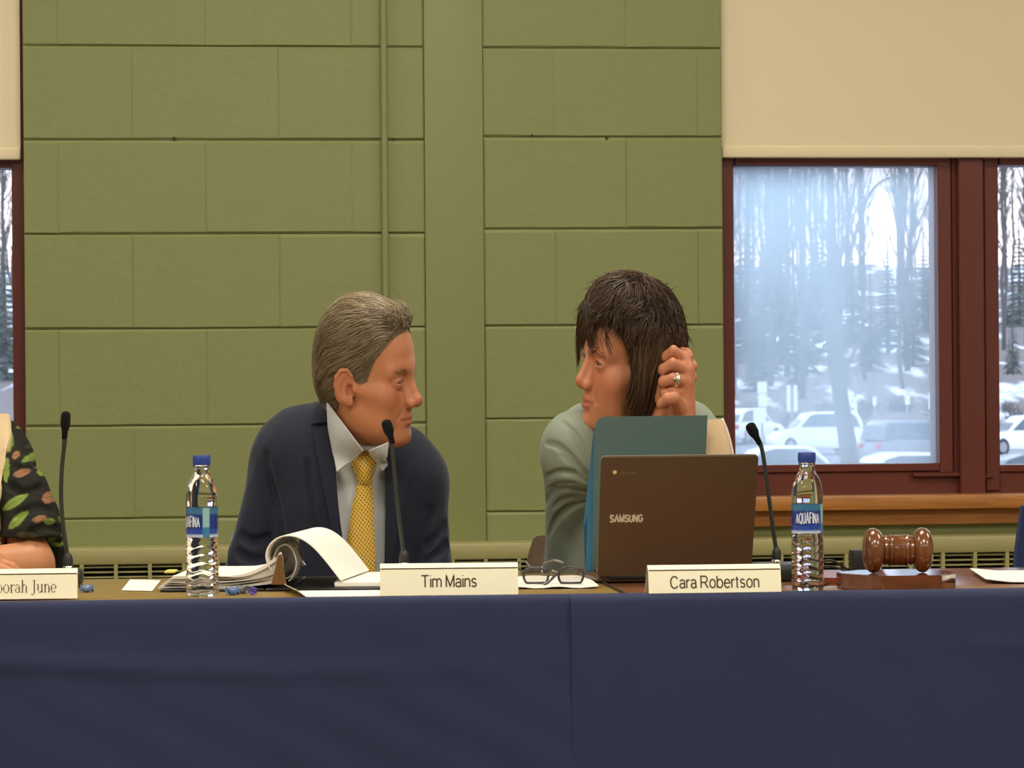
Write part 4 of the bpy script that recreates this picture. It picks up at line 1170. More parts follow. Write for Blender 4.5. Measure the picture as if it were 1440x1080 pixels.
def hcol(rng, n, base, grey, gm):
    t = rng.random((n, 1)) ** 1.5 * gm; c = np.array(base[:3]) * (1 - t) + np.array(grey[:3]) * t
    return c * rng.uniform(.75, 1.2, (n, 1))
HB, HG = srgb(112, 92, 64), srgb(176, 158, 124)
ho, HV, HQ = P.mesh('hair', H, T(430, 600, -.28), T(600, 395, .12), 0.0026, M['hair'], col=lambda V: np.tile(np.array(HB[:3]) * .8, (len(V), 1)), disp=hair_groove)
N = 7500; roots = sample_surface(HV, HQ, N, rng)
def flow(Pt, i):
    q = hl(Pt); side = np.clip((np.abs(q[:, 1]) - .030) / .04, 0, 1); bk = np.clip((-q[:, 0] - .045) / .05, 0, 1)
    wv = vnoise(q * 26 + 7) * .5
    d = np.stack([-1 + .0 * side, np.sign(q[:, 1]) * .25 * (1 - side) + wv * .45, (.10 - .62 * side - 1.0 * bk) + wv * .35], 1)
    return d @ HR.T
ln = rng.uniform(.026, .052, N) * HS
St = grow(H, roots, flow, 9, ln / 8, lambda i: .0012 + .0016 * math.sin(i * .4), rng, .09)
V, Fc, Cc = strands('h', St, rng.uniform(.0004, .0008, N), None, None, hcol(rng, N, HB, HG, .9), P.post, 3, .3)
raw('hair_strands', V, Fc, M['hair'], ho, True, Cc)
# fine hairs along the hairline, rooted in the skin just outside it
N = 1100; th = rng.uniform(0, 68, N); zz = np.interp(th, (0, 16, 30, 44, 55, 62, 68, 73, 80, 86, 92), (.080, .080, .072, .058, .044, .028, .008, -.014, -.018, .004, .018)) - rng.uniform(-.004, .006, N)
sg = rng.choice((-1, 1), N); rr3 = .085; roots = HT + HS * (np.stack([np.cos(np.radians(th)) * rr3, np.sin(np.radians(th)) * rr3 * sg, zz], 1) @ HR.T)
for _ in range(5): roots = roots - B.grad(roots, .001) * (B(roots) - .0004)[:, None]
HBf = lambda p: np.minimum(H(p), B(p))
class _U:
    def __call__(s, p): return np.minimum(H(p), B(p))
    grad = Field.grad
U_ = _U(); St = grow(U_, roots, flow, 8, rng.uniform(.010, .026, N) / 7, lambda i: .0006 + .0004 * i, rng, .12)
V, Fc, Cc = strands('h', St, rng.uniform(.0003, .0006, N), None, None, hcol(rng, N, HB, HG, .8), P.post, 3, .3)
raw('hairline_strands', V, Fc, M['hair'], ho, True, Cc)
# quiff over the forehead
N = 420; qq = np.stack([rng.uniform(.062, .086, N), rng.uniform(-.05, .05, N), rng.uniform(.083, .10, N)], 1); roots = HT + HS * (qq @ HR.T)
for _ in range(3): roots = roots - H.grad(roots, .001) * (H(roots) - .001)[:, None]
qs = []
for k in range(9):
    t = k / 8; off = np.stack([.012 * np.sin(t * 2.6) - .034 * t * t, np.sign(qq[:, 1]) * .004 * t, .016 * np.sin(t * 2.4)], 1) if False else np.stack([np.full(N, .012 * math.sin(t * 2.6) - .036 * t * t), np.full(N, .0), np.full(N, .015 * math.sin(t * 2.3))], 1)
    qs.append(roots + HS * (off * rng.uniform(.6, 1.15, (N, 1)) + rng.normal(0, .0006, (N, 3)) * k) @ HR.T)
V, Fc, Cc = strands('h', np.stack(qs, 1), rng.uniform(.0004, .0008, N), None, None, hcol(rng, N, HB, HG, 1), P.post, 3, .3)
raw('hair_quiff', V, Fc, M['hair'], ho, True, Cc)
brows(P, B, HT, HR, HS, [(0.088, .014, .0155), (0.084, .028, .0205), (0.072, .044, .017)], 70, .0004, srgb(140, 100, 66)[:3], .007, rng)
P.post = P.post0
# shirt
S = Field(); S.frame(); torso_man(S, -0.013)
S.cone(T(500, 615, -.03), T(497, 690, .02), .062, .076, k=.03)
S.func(lambda p: np.maximum((p[:, 2] - T(494, 636, 0)[2]) * .8 + (p[:, 1] - T(494, 636, -.06)[1]) * -.55, 0 * p[:, 0] - 1), T(494, 650), 1.0, 'i', .004)
P.mesh('shirt', S, T(360, 900, -.2), T(640, 560, .22), 0.0035, M['shirt'], disp=lambda V: vnoise(V * np.array((60, 30, 14))) * .0016)
# jacket
J = Field(); J.frame(); torso_man(J, 0.004)
for a in (aL, aR):
    J.cone(a[0], a[1], .060, .054, k=.014); J.cone(a[1], a[2] + (a[2] - a[1]) * -.08, .052, .040, k=.02)
J.ball(T(393, 647, .04), .058, k=.03); J.ball(T(591, 676, .04), .056, k=.03)
yc = P.d0 + 0.03
opn = [(470, 545), (470, 640), (475, 700), (482, 760), (488, 850), (541, 850), (541, 720), (541, 640), (548, 600), (560, 545)]
fn, c, r = poly_prism([tuple(T(a, b, -.09)[[0, 2]]) for a, b in opn], yc); J.func(fn, c, r, 's', .004)
J.cone(T(497, 560, .03), T(497, 650, .045), .062, .066, op='s', k=.008)
for ln_, rr_ in (([(374, 640), (382, 680), (394, 728), (398, 775)], .0022), ([(606, 716), (599, 750), (590, 800)], .002), ([(338, 752), (356, 762), (378, 756)], .0006), ([(334, 776), (350, 786), (374, 788)], .0006), ([(628, 735), (614, 756), (600, 768)], .0015), ([(630, 764), (614, 780), (598, 788)], .0015), ([(432, 650), (438, 700), (444, 750)], .0002)):
    q = P.front(J, [(p.x, p.y) for p in spline([(a, b, 0) for a, b in ln_], 6)])
    for a, b in zip(q[:-1], q[1:]): J.cone(a, b, rr_, op='s', k=.014)
P.mesh('jacket', J, T(300, 1000, -.3), T(660, 545, .26), 0.0036, M['suit'], disp=lambda V: vnoise(V * np.array((22, 22, 11)) + 3) * .0030 + vnoise(V * 55) * .0008)
P.panel('lapel', J, [(440, 604), (446, 640), (458, 700), (470, 760), (485, 815)], [(466, 600), (471, 650), (476, 710), (482, 760), (488, 815)], M['suit'], .004, .0035)
P.panel('lapel', J, [(542, 642), (542, 680), (542, 730), (543, 780), (542, 815)], [(560, 652), (570, 682), (562, 730), (552, 780), (544, 815)], M['suit'], .004, .0035)
P.panel('jacket_collar', J, [(446, 572), (442, 584), (438, 598)], [(467, 562), (467, 580), (466, 594)], M['suit'], .004, .004, 12, 5)
# shirt collar: two leaves folded over the tie
def LEAFD(x, y):
    a = P.front(BW, [(x, y)], -.25, .1)[0][1]; b = P.front(S, [(x, y)], -.25, .1)[0][1]; return min(a, b) - P.d0 - .004
BW = lambda p: B(p) - .002
def leaf(pts4, n=8):
    a, b, c, d = [np.array(q, float) for q in pts4]; rows = []
    for i in range(n):
        u = i / (n - 1); l = a + (d - a) * u; r_ = b + (c - b) * u; row = []
        for j in range(n):
            v = j / (n - 1); p = l + (r_ - l) * v; p = p.copy(); p[2] = min(p[2], max(LEAFD(p[0], p[1]), -.19)); bul = .005 * math.sin(PI * u) + .003 * math.sin(PI * v); row.append(T(p[0], p[1], p[2] - bul))
        rows.append(row)
    R_ = P.post(np.array(rows).reshape(-1, 3)).reshape(n, n, 3); bm = bmesh.new(); sheet(bm, [[Vector(p) for p in r] for r in R_], .0028)
    return obj('shirt_collar', bm, M['shirt'], P.root, smooth=True, angle=50)
leaf([(461, 566, -.02), (463, 600, -.045), (475, 664, -.108), (511, 633, -.112)])
leaf([(519, 633, -.112), (537, 662, -.108), (543, 655, -.09), (545, 622, -.07)])
bm = bmesh.new(); q = P.post(np.array([T(x, y, d) for x, y, d in ((466, 567, -.02), (485, 598, -.07), (503, 624, -.105), (515, 630, -.112), (530, 627, -.10), (545, 616, -.06))]))
tube(bm, spline([tuple(p) for p in q], 5), .005, 8); obj('collar_band', bm, M['shirt'], P.root, smooth=True)
# tie
t = NT('tie_silk'); t.set(Roughness=.42); tc = t.n('ShaderNodeTexCoord'); mp = t.n('ShaderNodeMapping'); mp.inputs['Rotation'].default_value = (0, .12, 0); mp.inputs['Scale'].default_value = (1 / .0062, 1, 1 / .0082)
t.l(tc.outputs['Object'], mp.inputs['Vector']); sx = t.n('ShaderNodeSeparateXYZ'); t.l(mp.outputs[0], sx.inputs[0])
def mth(op, a, b=None):
    n_ = t.n('ShaderNodeMath'); n_.operation = op
    if hasattr(a, 'is_linked') or hasattr(a, 'links'): t.l(a, n_.inputs[0])
    else: n_.inputs[0].default_value = a
    if b is not None:
        if hasattr(b, 'links'): t.l(b, n_.inputs[1])
        else: n_.inputs[1].default_value = b
    return n_.outputs[0]
def dots(ox, oz):
    fx = mth('SUBTRACT', mth('FRACT', mth('ADD', sx.outputs['X'], ox)), .5); fz = mth('SUBTRACT', mth('FRACT', mth('ADD', sx.outputs['Z'], oz)), .5)
    return mth('LESS_THAN', mth('ADD', mth('MULTIPLY', fx, fx), mth('MULTIPLY', fz, fz)) , .032)
dd = mth('MAXIMUM', dots(0, 0), dots(.5, .5)); mx = t.n('ShaderNodeMix'); mx.data_type = 'RGBA'
mx.inputs['A'].default_value = srgb(240, 196, 84); mx.inputs['B'].default_value = srgb(120, 84, 34); t.l(dd, mx.inputs['Factor']); t.l(mx.outputs['Result'], t.b.inputs['Base Color'])
M['tie'] = t.m
def strip(rows, dep, name, parent):
    bm = bmesh.new(); rr_ = []
    for (y, a, b, e) in rows:
        n_ = 9; row = []
        for j in range(n_):
            v = j / (n_ - 1); p = T(a + (b - a) * v, y, dep(y) - e * math.sin(PI * v) ** .7); row.append(p)
        rr_.append(row)
    R_ = P.post(np.array(rr_).reshape(-1, 3)).reshape(len(rows), 9, 3); sheet(bm, [[Vector(p) for p in reversed(list(r))] for r in R_], .004)
    o = obj(name, bm, M['tie'], parent, smooth=True, angle=60); return o
tf = P.front(S, [(512, y) for y in range(636, 900, 4)]); 
def dep(y): i = min(max(int((y - 636) / 4), 0), len(tf) - 1); return tf[i][1] - P.d0 - .006
tie = strip([(y, *ab, .007) for y, ab in ((676, (507, 520)), (690, (503, 521)), (715, (497, 523)), (745, (492, 524.5)), (775, (489, 525.5)), (800, (487, 526)), (826, (485, 527)))], dep, 'tie', P.root)
strip([(636, 497, 527, .010), (642, 495, 528, .013), (652, 497, 526, .014), (664, 502, 523, .013), (674, 506, 520, .011), (679, 508, 519, .006)], lambda y: dep(y) - .006, 'tie_knot', tie)
# trousers on the chair seat
L_ = Field(); L_.frame()
for sgn in (-1, 1):
    hip = T(494 + sgn * 62, 940, .10); hip[2] = .55; kn = hip + np.array((sgn * .04, -.42, .0)); ft = kn + np.array((0, -.02, -.42))
    L_.cone(hip, kn, .095, .068, k=.04); L_.cone(kn, ft, .064, .045, k=.02)
L_.ell(T(490, 920, .06), (.18, .14, .12), k=.05)
P.mesh('trousers', L_, np.array((-.35, 5.2, .02)), np.array((.35, 6.2, .80)), .008, M['trouser'])
sh = Field(); sh.frame()
for sgn in (-1, 1):
    hip = T(494 + sgn * 62, 940, .10); kn = hip + np.array((sgn * .04, -.42, 0)); a = np.array((kn[0], kn[1] + .03, .045)); b = a + np.array((0, -.19, -.008))
    sh.cone(a, b, .040, .034, k=.02)
sh.func(lambda p: .002 - p[:, 2], np.array((0, 5.5, 0)), 1, 'i', .004)
M['shoe'] = mat('shoe_leather', srgb(28, 22, 20), .35)
P.mesh('shoes', sh, np.array((-.35, 5.0, -.01)), np.array((.35, 5.7, .14)), .006, M['shoe'])
MAN = P
# ------------------------------------------------------------------ the woman in the pale sweater
P = Person(890, 5.85, 0.77, 'woman with short dark hair in a pale grey green sweater, hands clasped beside her head')
T = P.T; rng = np.random.default_rng(5)
HS = 1.0; HR = rotm(math.radians(207), math.radians(1), math.radians(-12)); HT = T(880, 507, -0.10)
B = Field(); B.frame(HT, HR, HS); head_field(B, True, 0.45, 0.9); B.frame()
nb = T(896, 655, .02); nh = HT + HS * (HR @ np.array((-0.022, 0, -0.075)))
B.cone(nh, nb, 0.048, 0.052, k=.03)
def torso_w(F, g):
    F.cone(T(824, 626, -.03), T(968, 622, .03), .060 + g, .060 + g, k=.03)
    F.ell(T(893, 735, .04), (.160 + g, .110 + g, .20 + g), k=.05)
    F.ell(T(893, 860, .06), (.165 + g, .125 + g, .17 + g), k=.05)
    F.cone(T(880, 612, .04), T(826, 620, -.02), .040 + g, .050 + g, k=.03); F.cone(T(912, 608, .04), T(965, 616, .035), .040 + g, .050 + g, k=.03)
torso_w(B, -.014)
shR, elR, wrR = T(804, 636, -.09), T(799, 792, .07), T(925, 612, -.15)      # her right arm, nearer the man
shL, elL, wrL = T(978, 632, .01), T(990, 775, -.19), T(962, 606, -.17)
for a, b, c in ((shR, elR, wrR), (shL, elL, wrL)):
    B.cone(a, b, .042, .038, k=.02); B.cone(b, c, .036, .0255, k=.015)
# clasped hands: the left hand closes over the right
def chain(F, pts, rs, k=.0035):
    for i in range(len(pts) - 1): F.cone(pts[i], pts[i + 1], rs[i], rs[i + 1], k=k)
# palm of the left hand, its back turned to the right and towards the camera
kn = [T(963, 505, -.172), T(967, 521, -.178), T(966, 537, -.180), T(962, 552, -.177)]      # knuckles, index finger on top
B.cone(wrL, T(961, 575, -.170), .0255, .026, k=.015)
for q in kn: B.cone(T(961, 577, -.168), q, .017, .0125, k=.012)
for i in range(3): B.cone(kn[i], kn[i + 1], .0115, .0115, k=.008)
tips = [[(963, 505, -.172), (947, 494, -.186), (936, 502, -.178), (936, 512, -.160)],
        [(967, 521, -.178), (946, 512, -.198), (932, 520, -.190), (933, 527, -.168)],
        [(966, 537, -.180), (946, 533, -.206), (932, 537, -.199), (932, 541, -.172)],
        [(962, 552, -.177), (946, 551, -.200), (934, 553, -.194), (934, 555, -.172)]]
for tp_, r in zip(tips, (.0098, .0102, .0098, .0086)):
    chain(B, [T(*q) for q in tp_], [r * 1.08, r, r * .95, r * .85], k=.003)
chain(B, [T(958, 574, -.190), T(949, 560, -.212), T(938, 561, -.216), T(929, 568, -.210)], [.0135, .0112, .0100, .0085], k=.004)      # thumb folded across
# right hand behind and under it
B.cone(wrR, T(934, 578, -.150), .0245, .025, k=.015)
B.rbox(T(940, 545, -.146), (.024, .014, .040), .012, k=.012, R=np.array([[.9, 0, .43], [0, 1, 0], [-.43, 0, .9]]))
for i, (x, y) in enumerate(((952, 494), (958, 508), (958, 524), (955, 540))):
    chain(B, [T(938, 512 + i * 13, -.148), T(x - 4, y, -.138), T(x + 14, y + 3, -.146), T(x + 18, y + 7, -.160)], [.0100, .0098, .0090, .0078], k=.003)
chain(B, [T(934, 580, -.158), T(928, 560, -.176), T(930, 545, -.186)], [.0125, .0105, .009], k=.004)
SKW = srgb(196, 128, 92)
o, BV, BQ = P.mesh('body', B, T(745, 1000, -.36), T(1060, 372, .24), 0.0022, M['skin_woman'],
                   col=lambda V: head_colour((V - HT) @ HR / HS, SKW, srgb(172, 92, 78), srgb(198, 114, 84)))
B.frame(HT, HR, HS)
for sy in (1, -1): eyeball(P.root, B, sy * 0.0320, M['eye'], (1, -.25, -.08), (0.05, 0.035, 0.02), P.post)
lashes(P, B, (.006, .004, .003), .0009)
B.frame()
# ring
rc = np.array(T(949, 534, -.201)); rx = np.array(T(966, 537, -.180)) - np.array(T(946, 533, -.206)); rx /= np.linalg.norm(rx)
a = np.cross(rx, (0, 0, 1)); a /= np.linalg.norm(a); b = np.cross(rx, a)
for nm, dx, r_ in (('wedding_ring', 0.0, .0022),):
    pts = [rc + .0112 * (a * math.cos(2 * PI * i / 28) + b * math.sin(2 * PI * i / 28)) for i in range(28)]
    bm = bmesh.new()
    for o_ in (-.0022, .0022): tube(bm, [tuple(p) for p in P.post(np.array([p + rx * o_ for p in pts]))], r_, 8, closed=True)
    ring = obj('ring', bm, M['ring'], P.root, smooth=True)
    bm = bmesh.new(); c0 = P.post(np.array([rc + np.array((0, -.0130, .0005))]))[0]; lathe(bm, [(.0012, 0), (.0036, .0015), (.0030, .0032), (.0015, .0036)], 8, m=Matrix.Translation(tuple(c0)) @ Matrix.Rotation(PI / 2, 4, 'X'))
    obj('ring_stone', bm, M['ring'], ring)
# sweater
S = Field(); S.frame(); torso_w(S, .006)
for (a, b, c), e in (((shR, elR, wrR), .62), ((shL, elL, wrL), .70)):
    S.cone(a, b, .060, .050, k=.022); S.cone(b, b + (c - b) * e, .047, .036, k=.018)
S.ball(shR, .062, k=.03); S.ball(shL, .058, k=.03)
S.cone(T(893, 560, -.02), T(893, 650, .0), .052, .066, op='s', k=.012)
for ln_, rr_ in (([(768, 623), (784, 627), (804, 643), (826, 668)], .0042), ([(790, 592), (806, 606), (820, 628), (832, 652)], .0032), ([(766, 672), (784, 664), (806, 666), (826, 678)], .0048), ([(790, 640), (806, 650), (826, 672)], .0022), ([(763, 712), (775, 694), (798, 688), (824, 692)], .0050), ([(768, 690), (786, 681), (806, 680)], .0028), ([(772, 752), (781, 732), (798, 716), (822, 706)], .0052), ([(776, 716), (790, 704), (806, 700)], .0018), ([(986, 590), (1002, 606), (1012, 630)], .002)):
    q = P.front(S, [(p.x, p.y) for p in spline([(a, b, 0) for a, b in ln_], 6)])
    for i, (a, b) in enumerate(zip(q[:-1], q[1:])):
        w0 = math.sin(PI * (i + .5) / (len(q) - 1)) ** .6; S.cone(a, b, rr_ * w0 + .0004, op='s', k=.006)
P.mesh('sweater', S, T(735, 1000, -.36), T(1060, 560, .26), .0027, M['sweater'], disp=lambda V: vnoise(V * np.array((26, 26, 20)) + 5) * .0022)
# hair: a tousled crop with a fringe
H = Field(); H.frame(HT, HR, HS)
H.ell((-0.012, 0, 0.050), (0.108, 0.092, 0.094), k=0)
H.ell((-0.050, 0, 0.010), (0.078, 0.086, 0.090), k=.03)
H.ell((0.030, 0, 0.072), (0.068, 0.072, 0.066), k=.02)
H.both(lambda s: s.ell((-0.020, .066, -0.022), (0.040, 0.026, 0.062), k=.025))
H.ell((-0.062, 0, -0.045), (0.046, 0.064, 0.050), k=.03)
H.frame()
rf = hair_region(H, HT, HR, HS, (0, 25, 40, 55, 64, 71, 78, 86, 96, 110, 140, 180), (.054, .052, .050, .046, .032, .000, -.050, -.080, -.088, -.092, -.088, -.088), ((4, 14, 24, 40, 52, 62), (0, .016, .024, .022, .012, 0)))
H.func(rf, HT, .2, 'i', .010)
def hl(V): return (V - HT) @ HR / HS
HB, HG = srgb(58, 42, 27), srgb(112, 82, 54)
def hdisp(V):
    q = hl(V); return vnoise(q * 30 + 3) * .006 + vnoise(q * 60) * .004
ho, HV, HQ = P.mesh('hair', H, T(795, 610, -.30), T(990, 360, .10), .0030, M['hair_dark'], col=lambda V: np.tile(np.array(HB[:3]) * .7, (len(V), 1)), disp=hdisp)
N = 5200; roots = sample_surface(HV, HQ, N, rng)
crown = np.array((-.035, 0, .13))
def flow(Pt, i):
    q = hl(Pt); d = q - crown; d[:, 2] = d[:, 2] * .9 - .03
    d /= np.sqrt((d * d).sum(1))[:, None] + 1e-9
    wv = np.stack([vnoise(q * 30 + k * 9) for k in range(3)], 1)
    d = d + wv * .8 + np.array((.25, .0, -.15)) * (q[:, 0:1] > 0)
    return d @ HR.T
ln = rng.uniform(.022, .055, N)
St = grow(H, roots, flow, 9, ln / 8, lambda i: .0028 + .0006 * i, rng, .22)
V, Fc, Cc = strands('h', St, rng.uniform(.0007, .0014, N), None, None, (np.array(HB[:3]) + (np.array(HG[:3]) - np.array(HB[:3])) * rng.random((N, 1)) ** 2) * rng.uniform(.6, 1.25, (N, 1)), P.post, 3, .15)
raw('hair_strands', V, Fc, M['hair_dark'], ho, True, Cc)
# loose tips standing off the crown and back
N = 900; roots = sample_surface(HV, HQ, N, rng, keep=lambda C: np.clip((hl(C)[:, 2] - .02) * 14, 0, 1) + (hl(C)[:, 0] < -.06) * .6)
g = H.grad(roots, .002); qs = []
wv = np.stack([vnoise(hl(roots) * 40 + k * 5) for k in range(3)], 1); fl = flow(roots, 0); sd = rng.normal(0, 1, (N, 3)); ll = rng.uniform(.007, .018, (N, 1))
for k in range(8):
    t = k / 7; qs.append(roots + ll * (g * (t * .75 - .12 * t * t) + fl * t * .9 + wv * 1.3 * t * t + sd * .16 * t + np.array((0, 0, -.35)) * t ** 3))
V, Fc, Cc = strands('h', np.stack(qs, 1), rng.uniform(.0005, .0010, N), None, None, np.array(HB[:3]) * rng.uniform(.7, 1.8, (N, 1)), P.post, 3, .12)
raw('hair_tips', V, Fc, M['hair_dark'], ho, True, Cc)
# fringe falling to the brows, parted over the forehead, and side locks in front of the ears
N = 620; yy = rng.uniform(-.078, .058, N); keep = ~((yy > .022) & (yy < .056)) | (rng.random(N) < .06); yy = yy[keep]; N = len(yy)
rt = np.stack([.088 - (yy / .10) ** 2 * .05 + rng.normal(0, .003, N), yy * .92, .078 + rng.normal(0, .008, N)], 1)
end = np.stack([.099 - (yy / .08) ** 2 * .042, yy * 1.12 + np.where(yy > 0, .008, -.012) + rng.normal(0, .004, N), np.where(np.abs(yy) < .06, .024, -.02) + rng.normal(0, .010, N)], 1)
qs = []
for k in range(10):
    t = k / 9; p = rt * (1 - t) + end * t + np.array((.012, 0, .004)) * math.sin(PI * min(1, t * 1.15)) ; p[:, 1] += .004 * np.sin(t * 4 + yy * 60); qs.append(HT + HS * (p @ HR.T))
V, Fc, Cc = strands('h', np.stack(qs, 1), rng.uniform(.0008, .0015, N), None, None, (np.array(HB[:3]) + (np.array(HG[:3]) - np.array(HB[:3])) * rng.random((N, 1)) ** 2) * rng.uniform(.7, 1.2, (N, 1)), P.post, 3, .12)
raw('fringe', V, Fc, M['hair_dark'], ho, True, Cc)
N = 520; roots = []
for sy in (1, -1):
    m = N // 2; xx = rng.uniform(-.045, .034, m); rt = np.stack([xx, sy * (.094 - np.clip(xx, 0, 1) * .45), .045 + rng.normal(0, .012, m)], 1)
    end = np.stack([xx * .85 + .012 + rng.normal(0, .004, m), sy * (.088 - np.clip(xx, 0, 1) * .50 + rng.normal(0, .003, m)), -.062 - rng.uniform(0, .035, m) + np.clip(xx - .02, 0, 1) * .9], 1)
    qs = []
    for k in range(10):
        t = k / 9; p = rt * (1 - t) + end * t; p[:, 1] += sy * .012 * math.sin(PI * t); p[:, 0] += .004 * np.sin(t * 5 + xx * 80); qs.append(HT + HS * (p @ HR.T))
    roots.append(np.stack(qs, 1))
for St in roots:
    V, Fc, Cc = strands('h', St, rng.uniform(.0008, .0016, len(St)), None, None, (np.array(HB[:3]) + (np.array(HG[:3]) - np.array(HB[:3])) * rng.random((len(St), 1)) ** 2) * rng.uniform(.7, 1.2, (len(St), 1)), P.post, 3, .12)
    raw('side_lock', V, Fc, M['hair_dark'], ho, True, Cc)
Mh = M['hair']; M['hair'] = M['hair_dark']
brows(P, B, HT, HR, HS, [(0.087, .014, .0180), (0.083, .029, .0225), (0.070, .046, .0165)], 60, .0004, srgb(74, 52, 36)[:3], .006, rng)
M['hair'] = Mh
L_ = Field(); L_.frame()
for sgn in (-1, 1):
    hip = T(893 + sgn * 62, 940, .12); hip[2] = .54; k_ = hip + np.array((sgn * .03, -.40, 0)); L_.cone(hip, k_, .09, .066, k=.04); L_.cone(k_, k_ + np.array((0, -.0, -.44)), .062, .045, k=.02)
L_.ell(T(893, 920, .08), (.18, .14, .12), k=.05)
P.mesh('trousers', L_, np.array((-.35, 5.2, .02)), np.array((.35, 6.25, .80)), .008, M['trouser'])
sh = Field(); sh.frame()
for sgn in (-1, 1):
    hip = T(893 + sgn * 62, 940, .12); k_ = hip + np.array((sgn * .03, -.40, 0)); a = np.array((k_[0], k_[1] + .03, .042)); sh.cone(a, a + np.array((0, -.17, -.008)), .036, .030, k=.02)
sh.func(lambda p: .002 - p[:, 2], np.array((0, 5.5, 0)), 1, 'i', .004)
P.mesh('shoes', sh, np.array((-.35, 5.0, -.01)), np.array((.35, 5.8, .14)), .006, M['shoe'])
WOMAN = P

# ------------------------------------------------------------------ the woman at the left edge, mostly out of the frame
P = Person(-52, 5.82, 0.77, 'person in a dark leaf print blouse and beige scarf, cut off by the left edge')
T = P.T; rng = np.random.default_rng(9)
HS = 1.0; HR = rotm(math.radians(-80), 0, 0); HT = T(-82, 470, -0.02)
B = Field(); B.frame(HT, HR, HS); head_field(B, True, .6); B.frame()
B.cone(HT + HR @ np.array((-.022, 0, -.075)), T(-52, 640, .04), .050, .054, k=.03)
def torso_l(F, g):
    F.cone(T(-118, 660, .03), T(-2, 656, .03), .060 + g, .058 + g, k=.03)
    F.ell(T(-52, 735, .04), (.165 + g, .115 + g, .20 + g), k=.05); F.ell(T(-52, 860, .06), (.17 + g, .13 + g, .17 + g), k=.05)
    F.cone(T(-66, 626, .04), T(-116, 650, .035), .040 + g, .050 + g, k=.03); F.cone(T(-38, 622, .04), T(0, 648, .035), .040 + g, .052 + g, k=.03)
torso_l(B, -.014)
arm1 = (T(4, 662, .0), T(48, 796, -.15), T(-62, 802, -.26)); arm2 = (T(-128, 650, .0), T(-172, 790, -.13), T(-58, 800, -.24))
for a, b, c in (arm1, arm2):
    B.cone(a, b, .036, .040, k=.02); B.cone(b, c, .042, .030, k=.015)
hand_field(B, arm1[2], (-1, -.05, -.02), (0, -.5, 1), [(.3, .4, .3)] * 4, .1, .5, .95, 1)
hand_field(B, arm2[2], (1, -.3, -.02), (0, -.5, 1), [(.3, .4, .3)] * 4, .1, .5, .95, -1)
P.mesh('body', B, T(-250, 1000, -.40), T(150, 395, .26), .003, M['skin_woman'], col=lambda V: head_colour((V - HT) @ HR / HS, srgb(200, 136, 92), srgb(168, 84, 74), srgb(196, 110, 84)))
B.frame(HT, HR, HS)
for sy in (1, -1): eyeball(P.root, B, sy * .032, M['eye'], (1, 0, 0), (.05, .06, .05), P.post)
B.frame()
H = Field(); H.frame(HT, HR, HS); H.ell((-.012, 0, .046), (.106, .088, .092), k=0); H.ell((-.05, 0, -.01), (.070, .080, .10), k=.03); H.frame()
H.func(hair_region(H, HT, HR, HS, (0, 40, 60, 76, 90, 180), (.07, .06, .02, -.05, -.09, -.11)), HT, .2, 'i', .01)
P.mesh('hair', H, T(-140, 640, -.25), T(40, 370, .15), .004, M['hair'], col=lambda V: np.tile(np.array(srgb(120, 96, 70)[:3]), (len(V), 1)), disp=lambda V: vnoise(V * np.array((60, 60, 14))) * .004)
# blouse with its leaf print (dyed into the cloth)
S = Field(); S.frame(); torso_l(S, .006)
S.cone(arm1[0], T(28, 705, -.07), .056, .062, k=.02); S.cone(T(28, 705, -.07), T(44, 758, -.12), .062, .066, k=.02)
S.func(lambda p: (T(40, 757, -.18)[2] - p[:, 2]) - np.maximum(0, p[:, 1] - (P.d0 - .10)) * 4, T(0, 700), 1.0, 'i', .004)
S.cone(T(56, 735, -.05), T(86, 812, -.03), .046, .022, k=.02)
S.cone(arm2[0], T(-160, 740, -.06), .060, .070, k=.02)
S.cone(T(-52, 560, -.02), T(-52, 650, .0), .054, .07, op='s', k=.012)
for ln_ in ([(20, 652), (34, 660), (52, 654)], [(14, 682), (36, 692), (60, 684)], [(24, 725), (50, 712), (74, 716)], [(40, 752), (66, 740), (88, 746)]):
    q = P.front(S, [(p.x, p.y) for p in spline([(a, b, 0) for a, b in ln_], 6)])
    for a, b in zip(q[:-1], q[1:]): S.cone(a, b, .0028, op='s', k=.012)
leaves = [(40, 641, 9, 5, 55, 0), (28, 607, 4, 8, 10, 0), (20, 600, 6, 3, 20, 0), (31, 704, 17, 5.5, 32, 0), (38, 728, 15, 5.5, 42, 0), (10, 622, 4, 12, 5, 0), (14, 660, 4, 14, 8, 0), (80, 730, 6, 4, 0, 0), (76, 757, 10, 3, 25, 0), (84, 764, 8, 2.5, -10, 0), (60, 662, 4, 6, 20, 0),
          (36, 664, 9, 5, 15, 1), (74, 698, 6, 7, 0, 1), (22, 640, 4, 5, 0, 1), (68, 726, 8, 4, 10, 1), (52, 748, 12, 4, -5, 2), (36, 626, 8, 3, 30, 2), (96, 780, 3, 10, -20, 0), (102, 795, 3, 8, -15, 0)]
rl = random.Random(4)
for i in range(60): leaves.append((rl.uniform(-200, 5), rl.uniform(590, 900), rl.uniform(8, 16), rl.uniform(4, 6), rl.uniform(0, 180), rl.choice((0, 0, 1))))
LC = [np.array(srgb(124, 144, 62)[:3]), np.array(srgb(150, 108, 74)[:3]), np.array(srgb(70, 66, 40)[:3])]
cen = [(T(x, y, -.06), a * 1.5e-3, b * 1.5e-3, ang, c) for x, y, a, b, ang, c in leaves]
